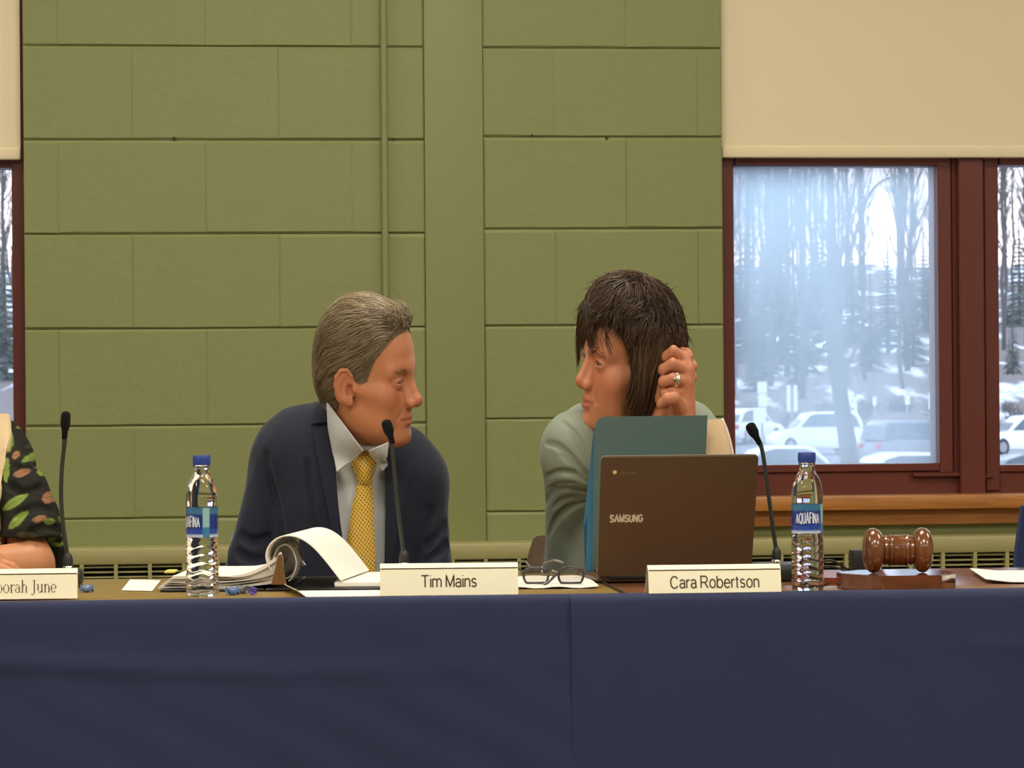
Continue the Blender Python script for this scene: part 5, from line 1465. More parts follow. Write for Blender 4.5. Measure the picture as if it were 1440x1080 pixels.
def print_col(V):
    c = np.tile(np.array(srgb(34, 32, 26)[:3]), (len(V), 1)); c = c * (1 + .25 * vnoise(V * 90)[:, None])
    for p, a, b, ang, k in cen:
        dx = (V[:, 0] - p[0]) * P.sq; dz = V[:, 2] - p[2]; r_ = math.radians(ang); u = dx * math.cos(r_) + dz * math.sin(r_); v = -dx * math.sin(r_) + dz * math.cos(r_)
        w_ = b * np.clip(1 - (u / a) ** 2, 0, 1) ** .8
        m = (smooth01(0, .0015, w_ - np.abs(v)) * (V[:, 1] < P.d0 + .08))[:, None]; vein = (1 - .35 * (np.abs(v) < .0009))[:, None]
        c = c * (1 - m) + LC[k] * vein * m
    return c
M['print'] = attr_mat('print_cloth', .8, 0, .2, 900, .2)
P.mesh('blouse', S, T(-260, 1000, -.34), T(150, 565, .26), .0030, M['print'], col=print_col, disp=lambda V: vnoise(V * 30) * .002)
sc = Field(); sc.frame()
for i, (xt, xb) in enumerate(((-22, -10), (-14, -2), (-6, 6), (2, 13), (8, 18))):
    pts = P.front(S, [(xt, 590), (xt * .9 + xb * .1 + 2, 640), ((xt + xb) / 2, 690), (xb, 745), (xb + 3, 800)])
    for a, b in zip(pts[:-1], pts[1:]): sc.cone(a + np.array((0, .003, 0)), b + np.array((0, .003, 0)), .0105, k=.006)
    xt2, xb2 = -104 - xt, -104 - xb; pts = P.front(S, [(xt2, 590), ((xt2 + xb2) / 2, 690), (xb2, 800)])
    for a, b in zip(pts[:-1], pts[1:]): sc.cone(a, b, .0105, k=.006)
P.mesh('scarf', sc, T(-140, 840, -.34), T(40, 570, .2), .0030, M['scarf'])
L_ = Field(); L_.frame()
for sgn in (-1, 1):
    hip = T(-52 + sgn * 62, 940, .12); hip[2] = .54; k_ = hip + np.array((sgn * .03, -.40, 0)); L_.cone(hip, k_, .09, .066, k=.04); L_.cone(k_, k_ + np.array((0, 0, -.49)), .062, .045, k=.02)
L_.ell(T(-52, 920, .08), (.18, .14, .12), k=.05)
P.mesh('trousers', L_, np.array((-.35, 5.2, .005)), np.array((.35, 6.25, .80)), .010, M['trouser'])
# ================================================================== tables and everything on them
M['oak_top'] = wood('oak_laminate', srgb(132, 106, 54), srgb(148, 120, 64), 0.34, 5.0, (3, 30, 30), spec=.5)
M['red_top'] = wood('reddish_laminate', srgb(112, 72, 46), srgb(128, 84, 54), 0.20, 5.0, (3, 30, 30), spec=.9)
M['steel'] = mat('steel', srgb(170, 170, 172), 0.3, metal=.9)
M['chrome'] = mat('chrome', srgb(225, 222, 215), 0.12, metal=1.0)
M['black'] = mat('black_plastic', srgb(30, 29, 28), 0.45)
M['mic'] = mat('mic_black', srgb(20, 20, 19), 0.8, spec=.15, bump=.4, bscale=1200)
M['goose'] = mat('gooseneck', srgb(42, 44, 38), 0.45)
M['cloth'] = fabric('navy_cloth', srgb(48, 53, 80), 600, .3, .9, .08, .1)
M['card'] = mat('cream_card', srgb(255, 247, 214), 0.6)
M['card_edge'] = mat('card_shadow_side', srgb(90, 84, 88), 0.7)
M['ink'] = mat('ink', srgb(88, 66, 44), 0.7)
M['paper'] = mat('paper', srgb(244, 236, 222), 0.75, bump=.03, bscale=200)
M['pages'] = mat('page_edges', srgb(205, 196, 182), 0.8, noise=.18, nscale=260, stretch=(.05, .05, 12))

TW = 0.62
seam = TL(805, 840)[0]
for lab, x0, x1, m in (('long oak table behind the left navy cloth', seam - 2.3, seam + .085, M['oak_top']), ('long reddish brown table behind the right navy cloth', seam + .088, seam + 2.3, M['red_top'])):
    r = at_tab(empty('conference_table', (0, 0, 0), 0, lab, 'table', 'conference tables'))
    obj('tabletop', nbox((x0, 0, TABLE_Z - .03), (x1, TW, TABLE_Z), .003, 2), m, r, smooth=True, angle=40)
    for lx in (x0 + .09, x1 - .09):
        for ly in (.07, TW - .07):
            bm = bmesh.new(); tube(bm, [(lx, ly, 0), (lx, ly, TABLE_Z - .03)], .016, 14); obj('leg', bm, M['steel'], r, smooth=True, angle=50)
    bm = bmesh.new(); box(bm, (x0 + .09, TW / 2 - .02, TABLE_Z - .07), (x1 - .09, TW / 2 + .02, TABLE_Z - .03)); obj('rail', bm, M['steel'], r)
# cloths
def cloth(x0, x1, lab, seed, dy):
    prof = [(.022, .7412), (.010, .7418), (.000, .7420), (-.006, .7405), (-.010, .7365), (-.012, .730)] + [(-.013 - .0004 * i, .730 - .0110 * i) for i in range(1, 30)] + [(-.025 - .0004 * i, .400 - .0335 * i) for i in range(0, 11)]
    n = int((x1 - x0) / .012); rows = []; rnd = random.Random(seed)
    ph = [(rnd.uniform(3, 7), rnd.uniform(0, 6), 1.0), (rnd.uniform(9, 15), rnd.uniform(0, 6), .5), (rnd.uniform(24, 34), rnd.uniform(0, 6), .22)]
    for i in range(n + 1):
        x = x0 + (x1 - x0) * i / n; row = []
        w_ = sum(a * math.sin(f * x + p) for f, p, a in ph)
        for (y, z) in prof:
            h = max(0, min(1, (.735 - z) / .5)); sag = .0035 * math.sin(9 * x + seed) * max(0, min(1, (.7405 - z) / .02))
            yy = y + dy * (1 if z < .74 else .2) - (.011 * w_ + .010) * h - .004 * math.sin(x * 60 + z * 25) * h * h - .0060 * math.exp(-((z - .672 + .035 * math.sin(2.2 * x + seed)) / .011) ** 2) * (1 + math.sin(3.1 * x + seed * 2)) * .6 - .0016 * math.sin(38 * x + 60 * z + 3 * math.sin(9 * z + seed)) * h ** .5 * (.5 + .5 * math.sin(1.9 * x + seed))
            row.append((x, yy, z + (sag * .6 if z > .70 else 0)))
        rows.append(row)
    bm = bmesh.new(); sheet(bm, rows, .0016)
    at_tab(tag(obj('table_cloth', bm, M['cloth'], smooth=True, angle=60), lab, 'tablecloth', 'navy table cloths'))
cloth(seam - 2.25, seam + .004, 'navy cloth hanging down the table front left of the seam', 2, 0.0)
cloth(seam - .004, seam + 2.25, 'navy cloth hanging down the table front right of the seam', 5, -.006)

# ---- name plates
def fit(o, width):
    bpy.context.view_layer.update(); w0 = o.dimensions.x / max(1e-9, abs(o.scale.x)); o.scale.x = width / w0
def nameplate(px0, px1, yt, yb, d, label, yaw, txt=None, tx=None, ty=None, drop=0.0):
    a = W(px0, yb, d); b = W(px1, yb, d); w_ = (b[0] - a[0]); h = W(px0, yt, d)[2] - TABLE_Z - .003
    r = empty('name_plate', ((a[0] + b[0]) / 2, d, TABLE_Z + .0025), yaw, label, 'name plate', 'cream name plates')
    out = [(0, 0), (.007, h - .006), (.012, h - .001), (.020, h), (.0215, h - .002), (.050, 0), (.0475, 0), (.0205, h - .0045), (.013, h - .0035), (.0092, h - .0075), (.0025, 0)]
    bm = bmesh.new(); A = [bm.verts.new((-w_ / 2, y, z)) for y, z in out]; Bq = [bm.verts.new((w_ / 2, y, z)) for y, z in out]
    n = len(out); bm.faces.new(A); bm.faces.new(list(reversed(Bq)))
    for i in range(n): bm.faces.new((A[i], Bq[i], Bq[(i + 1) % n], A[(i + 1) % n]))
    obj('card', bm, M['card'], r)
    obj('fold_line', nbox((-w_ / 2 + .001, .0062, h - .0078), (w_ / 2 - .001, .0078, h - .0062)), M['ink'], r)
    lean = math.atan2(.007, h - .006)
    if txt:
        z0 = W((tx[0] + tx[1]) / 2, ty, d)[2] - TABLE_Z - .0025; xc = ((tx[0] + tx[1]) / 2 - (px0 + px1) / 2) * d / FPX
        lettering('lettering', txt, (tx[1] - tx[0]) * d / FPX, 16.2 * d / FPX, .088, M['ink'], r, lambda x, y, up: Vector((x + xc, (z0 + y) * math.tan(lean) - .0003 - up, z0 + y)))
        return r
    return r, lean, w_, h
nameplate(535, 729, 793, 840, 5.062, 'cream name plate standing in front of the man in the suit', math.radians(2.5), 'Tim Mains', (593, 670), 825.5)
nameplate(912, 1100, 795, 841, 5.062, 'cream name plate standing in front of the open laptop', math.radians(5), 'Cara Robertson', (943, 1068), 826.5)
r, lean, w_, h = nameplate(-142, 108, 802, 848, 5.045, 'cream name plate with serif lettering cut off by the left edge of the photo', math.radians(5))
# serif lettering drawn with a broad nib: upright strokes thick, level strokes thin
def serif_bm(s):
    bm = bmesh.new(); x = 0.0
    def ar(cx, cy, rx, ry, a0, a1, n=14): return [(cx + rx * math.cos(math.radians(a0 + (a1 - a0) * i / n)), cy + ry * math.sin(math.radians(a0 + (a1 - a0) * i / n))) for i in range(n + 1)]
    XH, CH, T_ = .45, .68, .085
    def nib(pts, off):
        for (a, b) in zip(pts[:-1], pts[1:]):
            dx, dy = b[0] - a[0], b[1] - a[1]; L = math.hypot(dx, dy) + 1e-9; t = .022 + (T_ - .022) * abs(dy / L); ex = .5 * t; hx = max(ex * abs(dy / L), .011); hy = .012
            q = [(a[0] - hx, a[1] - hy * abs(dx / L)), (a[0] + hx, a[1] - hy * abs(dx / L)), (b[0] + hx, b[1] + hy * abs(dx / L)), (b[0] - hx, b[1] + hy * abs(dx / L))] if abs(dy) >= abs(dx) else [(a[0], a[1] - t / 2), (b[0], b[1] - t / 2), (b[0], b[1] + t / 2), (a[0], a[1] + t / 2)]
            bm.faces.new([bm.verts.new((p[0] + off, p[1], 0)) for p in q])
    def ser(cx, cy, off, w=.085): bm.faces.new([bm.verts.new((cx + sx + off, cy + sy, .00003)) for sx, sy in ((-w, -.012), (w, -.012), (w, .012), (-w, .012))])
    for ch in s:
        if ch == ' ': x += .26; continue
        if ch == 'D':
            nib([(.12, 0), (.12, CH)], x); nib([(.12, CH)] + [(.28 + .26 * math.cos(math.radians(t)), CH / 2 + CH / 2 * math.sin(math.radians(t))) for t in range(90, -91, -10)] + [(.12, 0)], x); ser(.10, 0, x); ser(.10, CH, x); x += .66
        elif ch == 'e': nib(ar(.21, XH / 2, .17, XH / 2, 0, 320, 22), x); nib([(.04, XH / 2), (.38, XH / 2)], x); x += .44
        elif ch == 'b': nib([(.10, 0), (.10, CH + .02)], x); nib(ar(.25, XH / 2, .17, XH / 2, 180, -180, 24), x); ser(.06, CH + .02, x, .05); x += .50
        elif ch == 'o': nib(ar(.24, XH / 2, .19, XH / 2, 0, 360, 26), x); x += .50
        elif ch == 'r': nib([(.11, 0), (.11, XH)], x); nib(ar(.25, XH - .14, .14, .13, 180, 40), x); ser(.11, 0, x); ser(.06, XH, x, .05); x += .36
        elif ch == 'a': nib(ar(.19, XH - .13, .13, .13, 160, 0) + [(.32, .05), (.38, .02), (.42, .03)], x); nib(ar(.19, .13, .14, .13, 70, 320), x); x += .44
        elif ch == 'h' or ch == 'n':
            nib([(.11, 0), (.11, CH + .02 if ch == 'h' else XH)], x); nib(ar(.26, XH - .15, .13, .15, 180, 0) + [(.39, 0)], x); ser(.11, 0, x); ser(.39, 0, x); ser(.06, CH + .02 if ch == 'h' else XH, x, .05); x += .51
        elif ch == 'u': nib([(.11, XH), (.11, .15)] + ar(.24, .15, .13, .15, 180, 330), x); nib([(.39, XH), (.39, 0)], x); ser(.07, XH, x, .05); ser(.35, XH, x, .05); ser(.43, 0, x, .05); x += .51
        elif ch == 'J': nib([(.20, CH), (.20, .02)] + ar(.10, .02, .10, .17, 0, -150), x); ser(.20, CH, x, .11); x += .36
    return bm, x
bm, L = serif_bm('Deborah June'); k = 16.8 * 5.045 / FPX / .68; 
xr = (79 - (-142 + 108) / 2) * 5.045 / FPX; zb = W(40, 833.5, 5.045)[2] - TABLE_Z - .0025
targ = (78 - 0) * 5.045 / FPX; sub = serif_bm('orah June')[1]; kx = (78 - 3) * 5.045 / FPX / sub
for v in bm.verts: v.co = Vector((xr + (v.co.x - L) * kx, (zb + v.co.y * k) * math.tan(lean) - .0005 - v.co.z, zb + v.co.y * k))
obj('lettering', bm, M['ink'], r)

# ---- microphones
def mic(label, d, pts, head, base_px, base_h=.026, bw=.036):
    b = W(base_px[0], base_px[1], d); r = empty('gooseneck_microphone', (b[0], d, TABLE_Z), TAB_A, label, 'microphone', 'gooseneck microphones')
    inv = (Matrix.Translation((b[0], d, TABLE_Z)) @ Matrix.Rotation(TAB_A, 4, 'Z')).inverted()
    L_ = lambda px, py: inv @ Vector(W(px, py, d))
    top = L_(*pts[-1])
    bm = bmesh.new(); box(bm, (-bw, -.05, 0), (bw, .06, base_h), .007, 3); obj('base', bm, M['black'], r, smooth=True, angle=50)
    bm = bmesh.new(); lathe(bm, [(.0085, base_h - .002), (.0085, base_h + .004), (.0075, base_h + .006)], 18, center=(top.x, top.y, 0)); obj('collar_ring', bm, M['chrome'], r, smooth=True, angle=40)
    bm = bmesh.new(); lathe(bm, [(.0075, base_h + .005), (.0072, base_h + .018), (.005, base_h + .024), (.003, base_h + .026)], 18, center=(top.x, top.y, 0)); obj('socket', bm, M['black'], r, smooth=True, angle=40)
    q = [L_(*p) for p in pts[:-1]] + [Vector((top.x, top.y, base_h + .02))]
    q = spline(q, 8); bm = bmesh.new(); n = len(q); tube(bm, q, [.0042 - .0004 * min(1, i / 6) if i < 8 else .0034 for i in range(n)], 10); obj('gooseneck', bm, M['goose'], r, smooth=True, angle=60)
    a = L_(*head[0]); c = L_(*head[1]); ax = (a - c).normalized(); ln = (a - c).length; R_ = head[2] * d / FPX / 2
    rot = ax.to_track_quat('Z', 'Y').to_matrix().to_4x4(); m = Matrix.Translation(c) @ rot
    bm = bmesh.new(); lathe(bm, [(.0042, -.016), (R_ * .62, -.004), (R_ * .92, ln * .12), (R_, ln * .3), (R_, ln * .66), (R_ * .9, ln * .84), (R_ * .62, ln * .95), (.0008, ln)], 20, m=m)
    obj('mic_head', bm, M['mic'], r, smooth=True)
mic('black gooseneck microphone standing before the person at the left edge', 5.40, [(92, 604), (90, 630), (87, 660), (86, 700), (89, 740), (94, 775), (96, 800)], ((93, 578), (91.5, 603), 14), (92, 800), .026, .026)
mic('black gooseneck microphone rising in front of the man in the suit', 5.42, [(549, 612), (552, 635), (556, 680), (561, 725), (566, 765), (568, 792)], ((542, 590), (548, 610), 15), (570, 800))
mic('black gooseneck microphone bent over beside the laptop', 5.42, [(1064, 614), (1071, 630), (1076, 660), (1082, 705), (1088, 750), (1092, 792)], ((1053, 595), (1062, 612), 15), (1092, 800))

# ---- water bottles
t = NT('bottle_water'); t.set(Base_Color=(1, 1, 1, 1), Roughness=0.015, IOR=1.30); t.b.inputs['Transmission Weight'].default_value = 1.0; M['bottle'] = t.m
M['cap'] = mat('blue_cap', srgb(38, 62, 140), .4)
M['label'] = attr_mat('bottle_label', .3, 0, 0, 1, .5)
M['label_text'] = mat('label_text', srgb(225, 228, 235), .4)
def bottle(px, py, ytop, label, txt_angle):
    p = on_table(px, py); d = p[1]; u = d / FPX; H_ = W(px, ytop, d)[2] - TABLE_Z; s = H_ / 198.0
    r = empty('water_bottle', p, 0, label, 'bottle', 'water bottles on the table')
    prof = [(0.5, 2.2), (8, 2.2), (15, .6), (19, 0), (21.5, 1.5), (22.8, 5), (23, 10)]
    z = 12
    while z < 78: prof.append((23.2 if z < 74 else 22.4, z)); z += 2
    prof += [(22.2, 79), (21.6, 81), (22.0, 83), (22.0, 124), (21.6, 126), (22.4, 129), (22.4, 138), (21.6, 146), (20.0, 153), (17.6, 160), (14.6, 166), (12.2, 170), (10.8, 174), (10.4, 178), (10.8, 180), (12.2, 181), (12.2, 183), (10.6, 184), (10.4, 190), (0.3, 190)]
    def mod(a, z_, r_):
        z0 = z_ / s
        if 10 < z0 < 78:
            q = (z0 - 10) / 68; tri = abs(((z0 - 10) / 11.3) % 1 - .5) * 2
            zig = abs(((a * 6 / (2 * PI)) % 1) - .5) * 2; tr = abs(((z0 - 10 + 4.0 * zig) / 11.3) % 1 - .5) * 2
            return 1 - .055 * (1 - tr) ** 1.2 * min(1, (z0 - 10) / 4, (78 - z0) / 4)
        if z0 < 6: return 1 - .05 * (.5 + .5 * math.cos(5 * a)) * (1 - z0 / 6)
        if 128 < z0 < 165: return 1 + .012 * math.cos(10 * a) * math.sin(PI * (z0 - 128) / 37)
        return 1
    bm = bmesh.new(); lathe(bm, [(a * s, b * s) for a, b in prof], 72, mod=mod); obj('bottle', bm, M['bottle'], r, smooth=True, angle=50)
    bm = bmesh.new(); lathe(bm, [(11.0 * s, 184.2 * s), (12.4 * s, 184.2 * s), (12.5 * s, 189 * s), (12.4 * s, 196 * s), (11.4 * s, 198 * s), (.3 * s, 198 * s)], 60, mod=lambda a, z_, r_: 1 + .02 * (1 if int(a / (2 * PI) * 60) % 2 else 0))
    obj('cap', bm, M['cap'], r, smooth=True, angle=30)
    n = 72; zs = [83.5 + 41 * i / 16 for i in range(17)]; V = []; C = []; Fc = []
    for zz in zs:
        for i in range(n):
            a = 2 * PI * i / n; V.append((22.35 * s * math.cos(a), 22.35 * s * math.sin(a), zz * s))
            f = (zz - 83.5) / 41; rel = ((a - txt_angle + PI) % (2 * PI)) - PI
            c = np.array(srgb(30, 48, 128)[:3])
            if f > .80: c = c * .5 + np.array(srgb(80, 150, 170)[:3]) * .5
            if f < .10: c = np.array(srgb(190, 200, 220)[:3])
            elif f < .28: c = c * .7 + np.array(srgb(70, 110, 220)[:3]) * .3
            if .95 < rel < 1.45: c = np.array(srgb(150, 195, 190)[:3]) if f > .35 else np.array(srgb(60, 130, 170)[:3])
            C.append(c)
    for j in range(16):
        for i in range(n): Fc.append((j * n + i, j * n + (i + 1) % n, (j + 1) * n + (i + 1) % n, (j + 1) * n + i))
    lb = raw('label', V, Fc, M['label'], r, True, np.array(C))
    lettering('label_lettering', 'AQUAFINA', 35 * s, 12 * s, .085, M['label_text'], lb, lambda x, y, up: Vector(((22.45 * s + up) * math.cos(txt_angle + x / (22.5 * s)), (22.45 * s + up) * math.sin(txt_angle + x / (22.5 * s)), 98 * s + y * (1 + .25 * math.cos(x / (18.5 * s) * PI / 2)))), gap=.13)
    return r
bottle(285, 838.5, 640, 'blue capped water bottle standing beside the open binder', -PI / 2 - .85)
bottle(1136, 832, 636, 'blue capped water bottle standing between the laptop and the gavel', -PI / 2 - .06)

# ---- ring binder
d0, d1 = 5.24, 5.52
def row(pts, d, dz=0.0): return [tuple(np.array(W(x, y, d)) + np.array((0, 0, dz))) for x, y in pts]
bp0 = Vector(on_table(390, 824)); rb = empty('ring_binder', bp0, 0, 'open black ring binder full of pages in front of the man', 'binder')
ib = Matrix.Translation(-bp0)
def bobj(name, bm, m, par=None, smooth=True, angle=40): bm.transform(ib); return obj(name, bm, m, par or rb, smooth=smooth, angle=angle)
def xat(px, d): return W(px, 820, d)[0]
bm = bmesh.new()
for a, b in ((226, 372), (374, 410), (412, 560)): box(bm, (xat(a, d0), d0 - .012, TABLE_Z + .0005), (xat(b, d0), d1 + .03, TABLE_Z + .0045), .0015, 1)
bobj('cover', bm, M['black'])
for k in range(5):
    f = k / 5; g = (k + 1) / 5; n = 26; lo_, hi_ = [], []
    for i in range(n):
        t = i / (n - 1); px = 222 + 5 * k + (388 - 222 - 5 * k) * t; rise = max(0, (t - .55) / .45) ** 2
        z0 = .0048 + .020 * f + rise * (.006 + .022 * f) + .0012 * math.sin(t * 9 + k); z1 = .0048 + .020 * g - .0012 + rise * (.006 + .022 * g)
        lo_.append((px, z0)); hi_.append((px, z1))
    bm = bmesh.new()
    def ring_(dd, sh): return [(xat(px, d0) + sh, dd, TABLE_Z + z) for px, z in lo_], [(xat(px, d0) + sh, dd, TABLE_Z + z) for px, z in hi_]
    l0, h0 = ring_(d0 + .004 * (k % 2), 0); l1, h1 = ring_(d1, .012)
    v = [[bm.verts.new(p) for p in q] for q in (l0, h0, l1, h1)]
    for i in range(n - 1):
        bm.faces.new((v[0][i], v[0][i + 1], v[1][i + 1], v[1][i])); bm.faces.new((v[1][i], v[1][i + 1], v[3][i + 1], v[3][i])); bm.faces.new((v[3][i], v[3][i + 1], v[2][i + 1], v[2][i])); bm.faces.new((v[2][i], v[2][i + 1], v[0][i + 1], v[0][i]))
    bm.faces.new((v[0][0], v[1][0], v[3][0], v[2][0])); bm.faces.new((v[0][-1], v[2][-1], v[3][-1], v[1][-1]))
    bobj('page_stack', bm, M['pages'] if k < 4 else M['paper'], angle=30)
fr = spline([(387, 808, 0), (378, 795, 0), (375, 779, 0), (382, 764, 0), (397, 755, 0), (418, 756, 0), (439, 769, 0), (459, 791, 0), (479, 817, 0)], 5)
rows = []
for k in range(6):
    dd = d0 + .28 * k / 5; rows.append([tuple(np.array(W(p.x, p.y, d0)) * np.array((1, 0, 1)) + np.array((.030 * k / 5, dd, 0))) for p in fr])
bm = bmesh.new(); sheet(bm, rows, .0018); bobj('turned_page', bm, M['paper'], angle=60)
fr2 = spline([(389, 812, 0), (384, 800, 0), (384, 784, 0), (391, 771, 0), (402, 768, 0), (411, 778, 0), (415, 794, 0), (411, 809, 0), (404, 818, 0)], 5)
rows = [[tuple(np.array(W(p.x, p.y, d0)) * np.array((1, 0, 1)) + np.array((.002 * k, d0 + .02 + .02 * k, 0))) for p in fr2] for k in range(3)]
bm = bmesh.new(); sheet(bm, rows, .0012); bobj('curled_page', bm, M['pages'], angle=60)
for dd in (d0 + .05, d0 + .12, d0 + .19):
    c = np.array(W(398, 792, d0)); pts = [(c[0] + .017 * math.cos(a), dd, c[2] + .026 * math.sin(a)) for a in [2 * PI * i / 28 for i in range(28)]]
    bm = bmesh.new(); tube(bm, pts, .0019, 8, closed=True); bobj('binder_ring', bm, M['chrome'])
M['copper'] = mat('clasp_metal', srgb(196, 152, 108), .22, metal=.95)
pl = [(382, 822), (404, 822), (400, 800), (397, 786), (396, 779), (392, 779), (391, 786), (387, 802)]
bm = bmesh.new(); prism(bm, [(W(x, y, d0)[0], W(x, y, d0)[2]) for x, y in pl], d0 - .010, d0 - .006); bmesh.ops.bevel(bm, geom=bm.edges[:], offset=.0006, segments=1, affect='EDGES'); bobj('clasp', bm, M['copper'])
bm = bmesh.new(); tube(bm, spline([W(390, 800, d0 - .008), W(391, 784, d0 - .008), W(394, 777, d0 - .008), W(397, 784, d0 - .008), W(398, 800, d0 - .008)], 5), .0014, 8); bobj('clasp_wire', bm, M['chrome'])
bm = bmesh.new(); box(bm, (xat(470, d0), d0 + .005, TABLE_Z + .0048), (xat(553, d0), d1, TABLE_Z + .0125), .001, 1); bobj('page_stack', bm, M['paper'])
bm = bmesh.new(); box(bm, (xat(221, d0) - .004, d0 + .15, TABLE_Z + .020), (xat(232, d0), d0 + .20, TABLE_Z + .0235), .0008, 1); M['yellow'] = mat('yellow_note', srgb(214, 200, 96), .7); bobj('yellow_tab', bm, M['yellow'])

# ---- loose sheets
def flat(name, label, cat, pxs, z=.0008, thick=.0006, m=None, curl=None, n=10):
    """a sheet given by its four table corners in pixels: front left, front right, back right, back left"""
    c = [Vector(on_table(*p)) for p in pxs]; cen = sum(c, Vector()) / 4; rows = []
    for i in range(n + 1):
        v = i / n; row_ = []
        for j in range(n + 1):
            u = j / n; p = (c[0].lerp(c[1], u)).lerp(c[3].lerp(c[2], u), v) - cen; p.z = z + thick + (curl(u, v) if curl else 0); row_.append(p)
        rows.append(row_)
    bm = bmesh.new(); sheet(bm, [list(reversed(r_)) for r_ in rows], thick); o = obj(name, bm, m or M['paper'], smooth=True, angle=60); o.location = (cen.x, cen.y, TABLE_Z)
    return tag(o, label, cat)
flat('paper_sheet', 'loose white sheet lying left of the binder', 'paper', ((171, 831), (214, 832), (226, 817), (183, 816)))
flat('lined_note', 'lined note sheet with a curled corner in front of the binder', 'paper', ((418, 840.5), (545, 839), (545, 831), (400, 832)), curl=lambda u, v: .010 * max(0, 1 - u / .10) ** 1.5)
flat('paper_napkin', 'white napkin lying under the pair of glasses', 'napkin', ((712, 829), (842, 828), (826, 812), (712, 813)), thick=.0012, curl=lambda u, v: .0016 * (1 + math.sin(u * 14 + v * 3) * .8) * (1 - v * .3))
flat('paper_sheet', 'white papers lying at the right end of the table beyond the gavel', 'paper', ((1386, 821), (1500, 822), (1500, 805), (1364, 806)), thick=.0012, curl=lambda u, v: .004 * max(0, 1 - u / .3) + .002)
flat('brown_portfolio', 'flat red brown leather portfolio behind the right water bottle', 'portfolio', ((1146, 822), (1186, 822), (1180, 812), (1142, 812)), thick=.010, z=.0004, m=mat('red_leather', srgb(128, 58, 36), .35), n=2)

# ---- sweets in twisted wrappers
def sweet(px, py, col, label, L, R_, rz):
    p = on_table(px, py); r = empty('wrapped_sweet', p, rz, label, 'sweet', 'wrapped sweets on the table'); m = mat('wrapper', col, .25, noise=.35, nscale=160, bump=.4, bscale=140)
    bm = bmesh.new(); prof = [(.0004, -L * .5), (R_ * .55, -L * .46), (R_ * .9, -L * .3), (R_, 0), (R_ * .9, L * .3), (R_ * .55, L * .46), (.0004, L * .5)]
    lathe(bm, prof, 16, m=Matrix.Translation((0, 0, R_ * .96)) @ Matrix.Rotation(PI / 2, 4, 'Y'), mod=lambda a, z_, r_: 1 + .14 * math.sin(3 * a + z_ * 700) + .08 * math.sin(7 * a))
    obj('sweet', bm, m, r, smooth=True)
    for s in (-1, 1):
        bm = bmesh.new(); lathe(bm, [(R_ * .25, L * .44), (R_ * .6, L * .58), (R_ * .95, L * .72)], 14, m=Matrix.Translation((0, 0, R_ * .96)) @ Matrix.Rotation(s * PI / 2, 4, 'Y'), mod=lambda a, z_, r_: 1 + .3 * math.sin(5 * a + 1), caps=False)
        obj('twist', bm, m, r, smooth=True)
sweet(327, 837, srgb(92, 122, 172), 'pale blue wrapped sweet right of the left water bottle', .013, .0062, .5)
sweet(341, 835, srgb(112, 112, 112), 'grey wrapped sweet between the blue one and the violet one', .011, .0066, -.4)
sweet(355, 836.5, srgb(92, 78, 158), 'violet wrapped sweet in front of the binder', .007, .0060, 1.45)
sweet(122, 833, srgb(110, 132, 168), 'blue wrapped sweet beside the left name plate', .014, .0060, .3)

# ---- glasses on the napkin
M['wire'] = mat('spectacle_wire', srgb(120, 112, 104), .2, metal=.9); M['dark_rim'] = mat('dark_rim', srgb(44, 36, 32), .3)
t = NT('lens'); t.t.nodes.remove(t.b); a = t.n('ShaderNodeBsdfTransparent'); a.inputs['Color'].default_value = (.80, .82, .80, 1); b = t.n('ShaderNodeBsdfGlossy'); b.inputs['Roughness'].default_value = .02; f = t.n('ShaderNodeFresnel'); f.inputs['IOR'].default_value = 1.5
m = t.n('ShaderNodeMixShader'); t.l(f.outputs[0], m.inputs[0]); t.l(a.outputs[0], m.inputs[1]); t.l(b.outputs[0], m.inputs[2]); t.l(m.outputs[0], t.out.inputs[0]); M['lens'] = t.m
gd = on_table(775, 826)[1] + .01; g0 = Vector((W(778, 820, gd)[0], gd, TABLE_Z)); gl_ = empty('eyeglasses', g0, 0, 'folded wire and dark rimmed eyeglasses lying on the napkin', 'glasses'); gi = Matrix.Translation(-g0)
def gobj(n, bm, m, par=None): bm.transform(gi); return obj(n, bm, m, par or gl_, smooth=True, angle=60)
def gp(px, py, dd=0.0): return Vector(W(px, py, gd + dd))
def loop(pts, dd): 
    q = spline([(x, y, 0) for x, y in pts + pts[:1]], 5)[:-1]; zmin = TABLE_Z + .0065
    out = [gp(p.x, p.y, dd + .02 * (823 - p.y) / 25) for p in q]
    for v in out: v.z = max(v.z, zmin)
    return out
lA = loop([(736, 803), (737, 814), (743, 821), (760, 823), (768, 819), (771, 809), (768, 801), (748, 799)], 0); lB = loop([(786, 803), (786, 814), (792, 822), (803, 825), (815, 821), (820, 811), (818, 803), (801, 797)], -.004)
for q, nm in ((lA, M['dark_rim']), (lB, M['dark_rim'])):
    bm = bmesh.new(); tube(bm, q, .0019, 8, closed=True); rim = gobj('rim', bm, nm)
    bm = bmesh.new(); c = sum(q, Vector()) / len(q); vs = [bm.verts.new(p) for p in q]; bm.faces.new(vs); gobj('lens', bm, M['lens'], rim)
bm = bmesh.new(); tube(bm, spline([gp(770, 808, .012), gp(777, 803, .013), gp(786, 806, .012)], 5), .0019, 8); gobj('bridge', bm, M['wire'])
bm = bmesh.new(); tube(bm, spline([gp(735, 804, .014), gp(729, 799, .04), gp(729, 792, .07), gp(738, 789, .08), gp(746, 797, .08), gp(762, 797, .085)], 6), .0017, 8); gobj('temple', bm, M['wire'])
bm = bmesh.new(); tube(bm, spline([gp(819, 804, .014), gp(808, 798, .04), gp(794, 797, .06), gp(793, 792, .075), gp(778, 788, .08), gp(764, 793, .085), gp(762, 806, .07)], 6), .0017, 8); gobj('temple', bm, M['wire'])
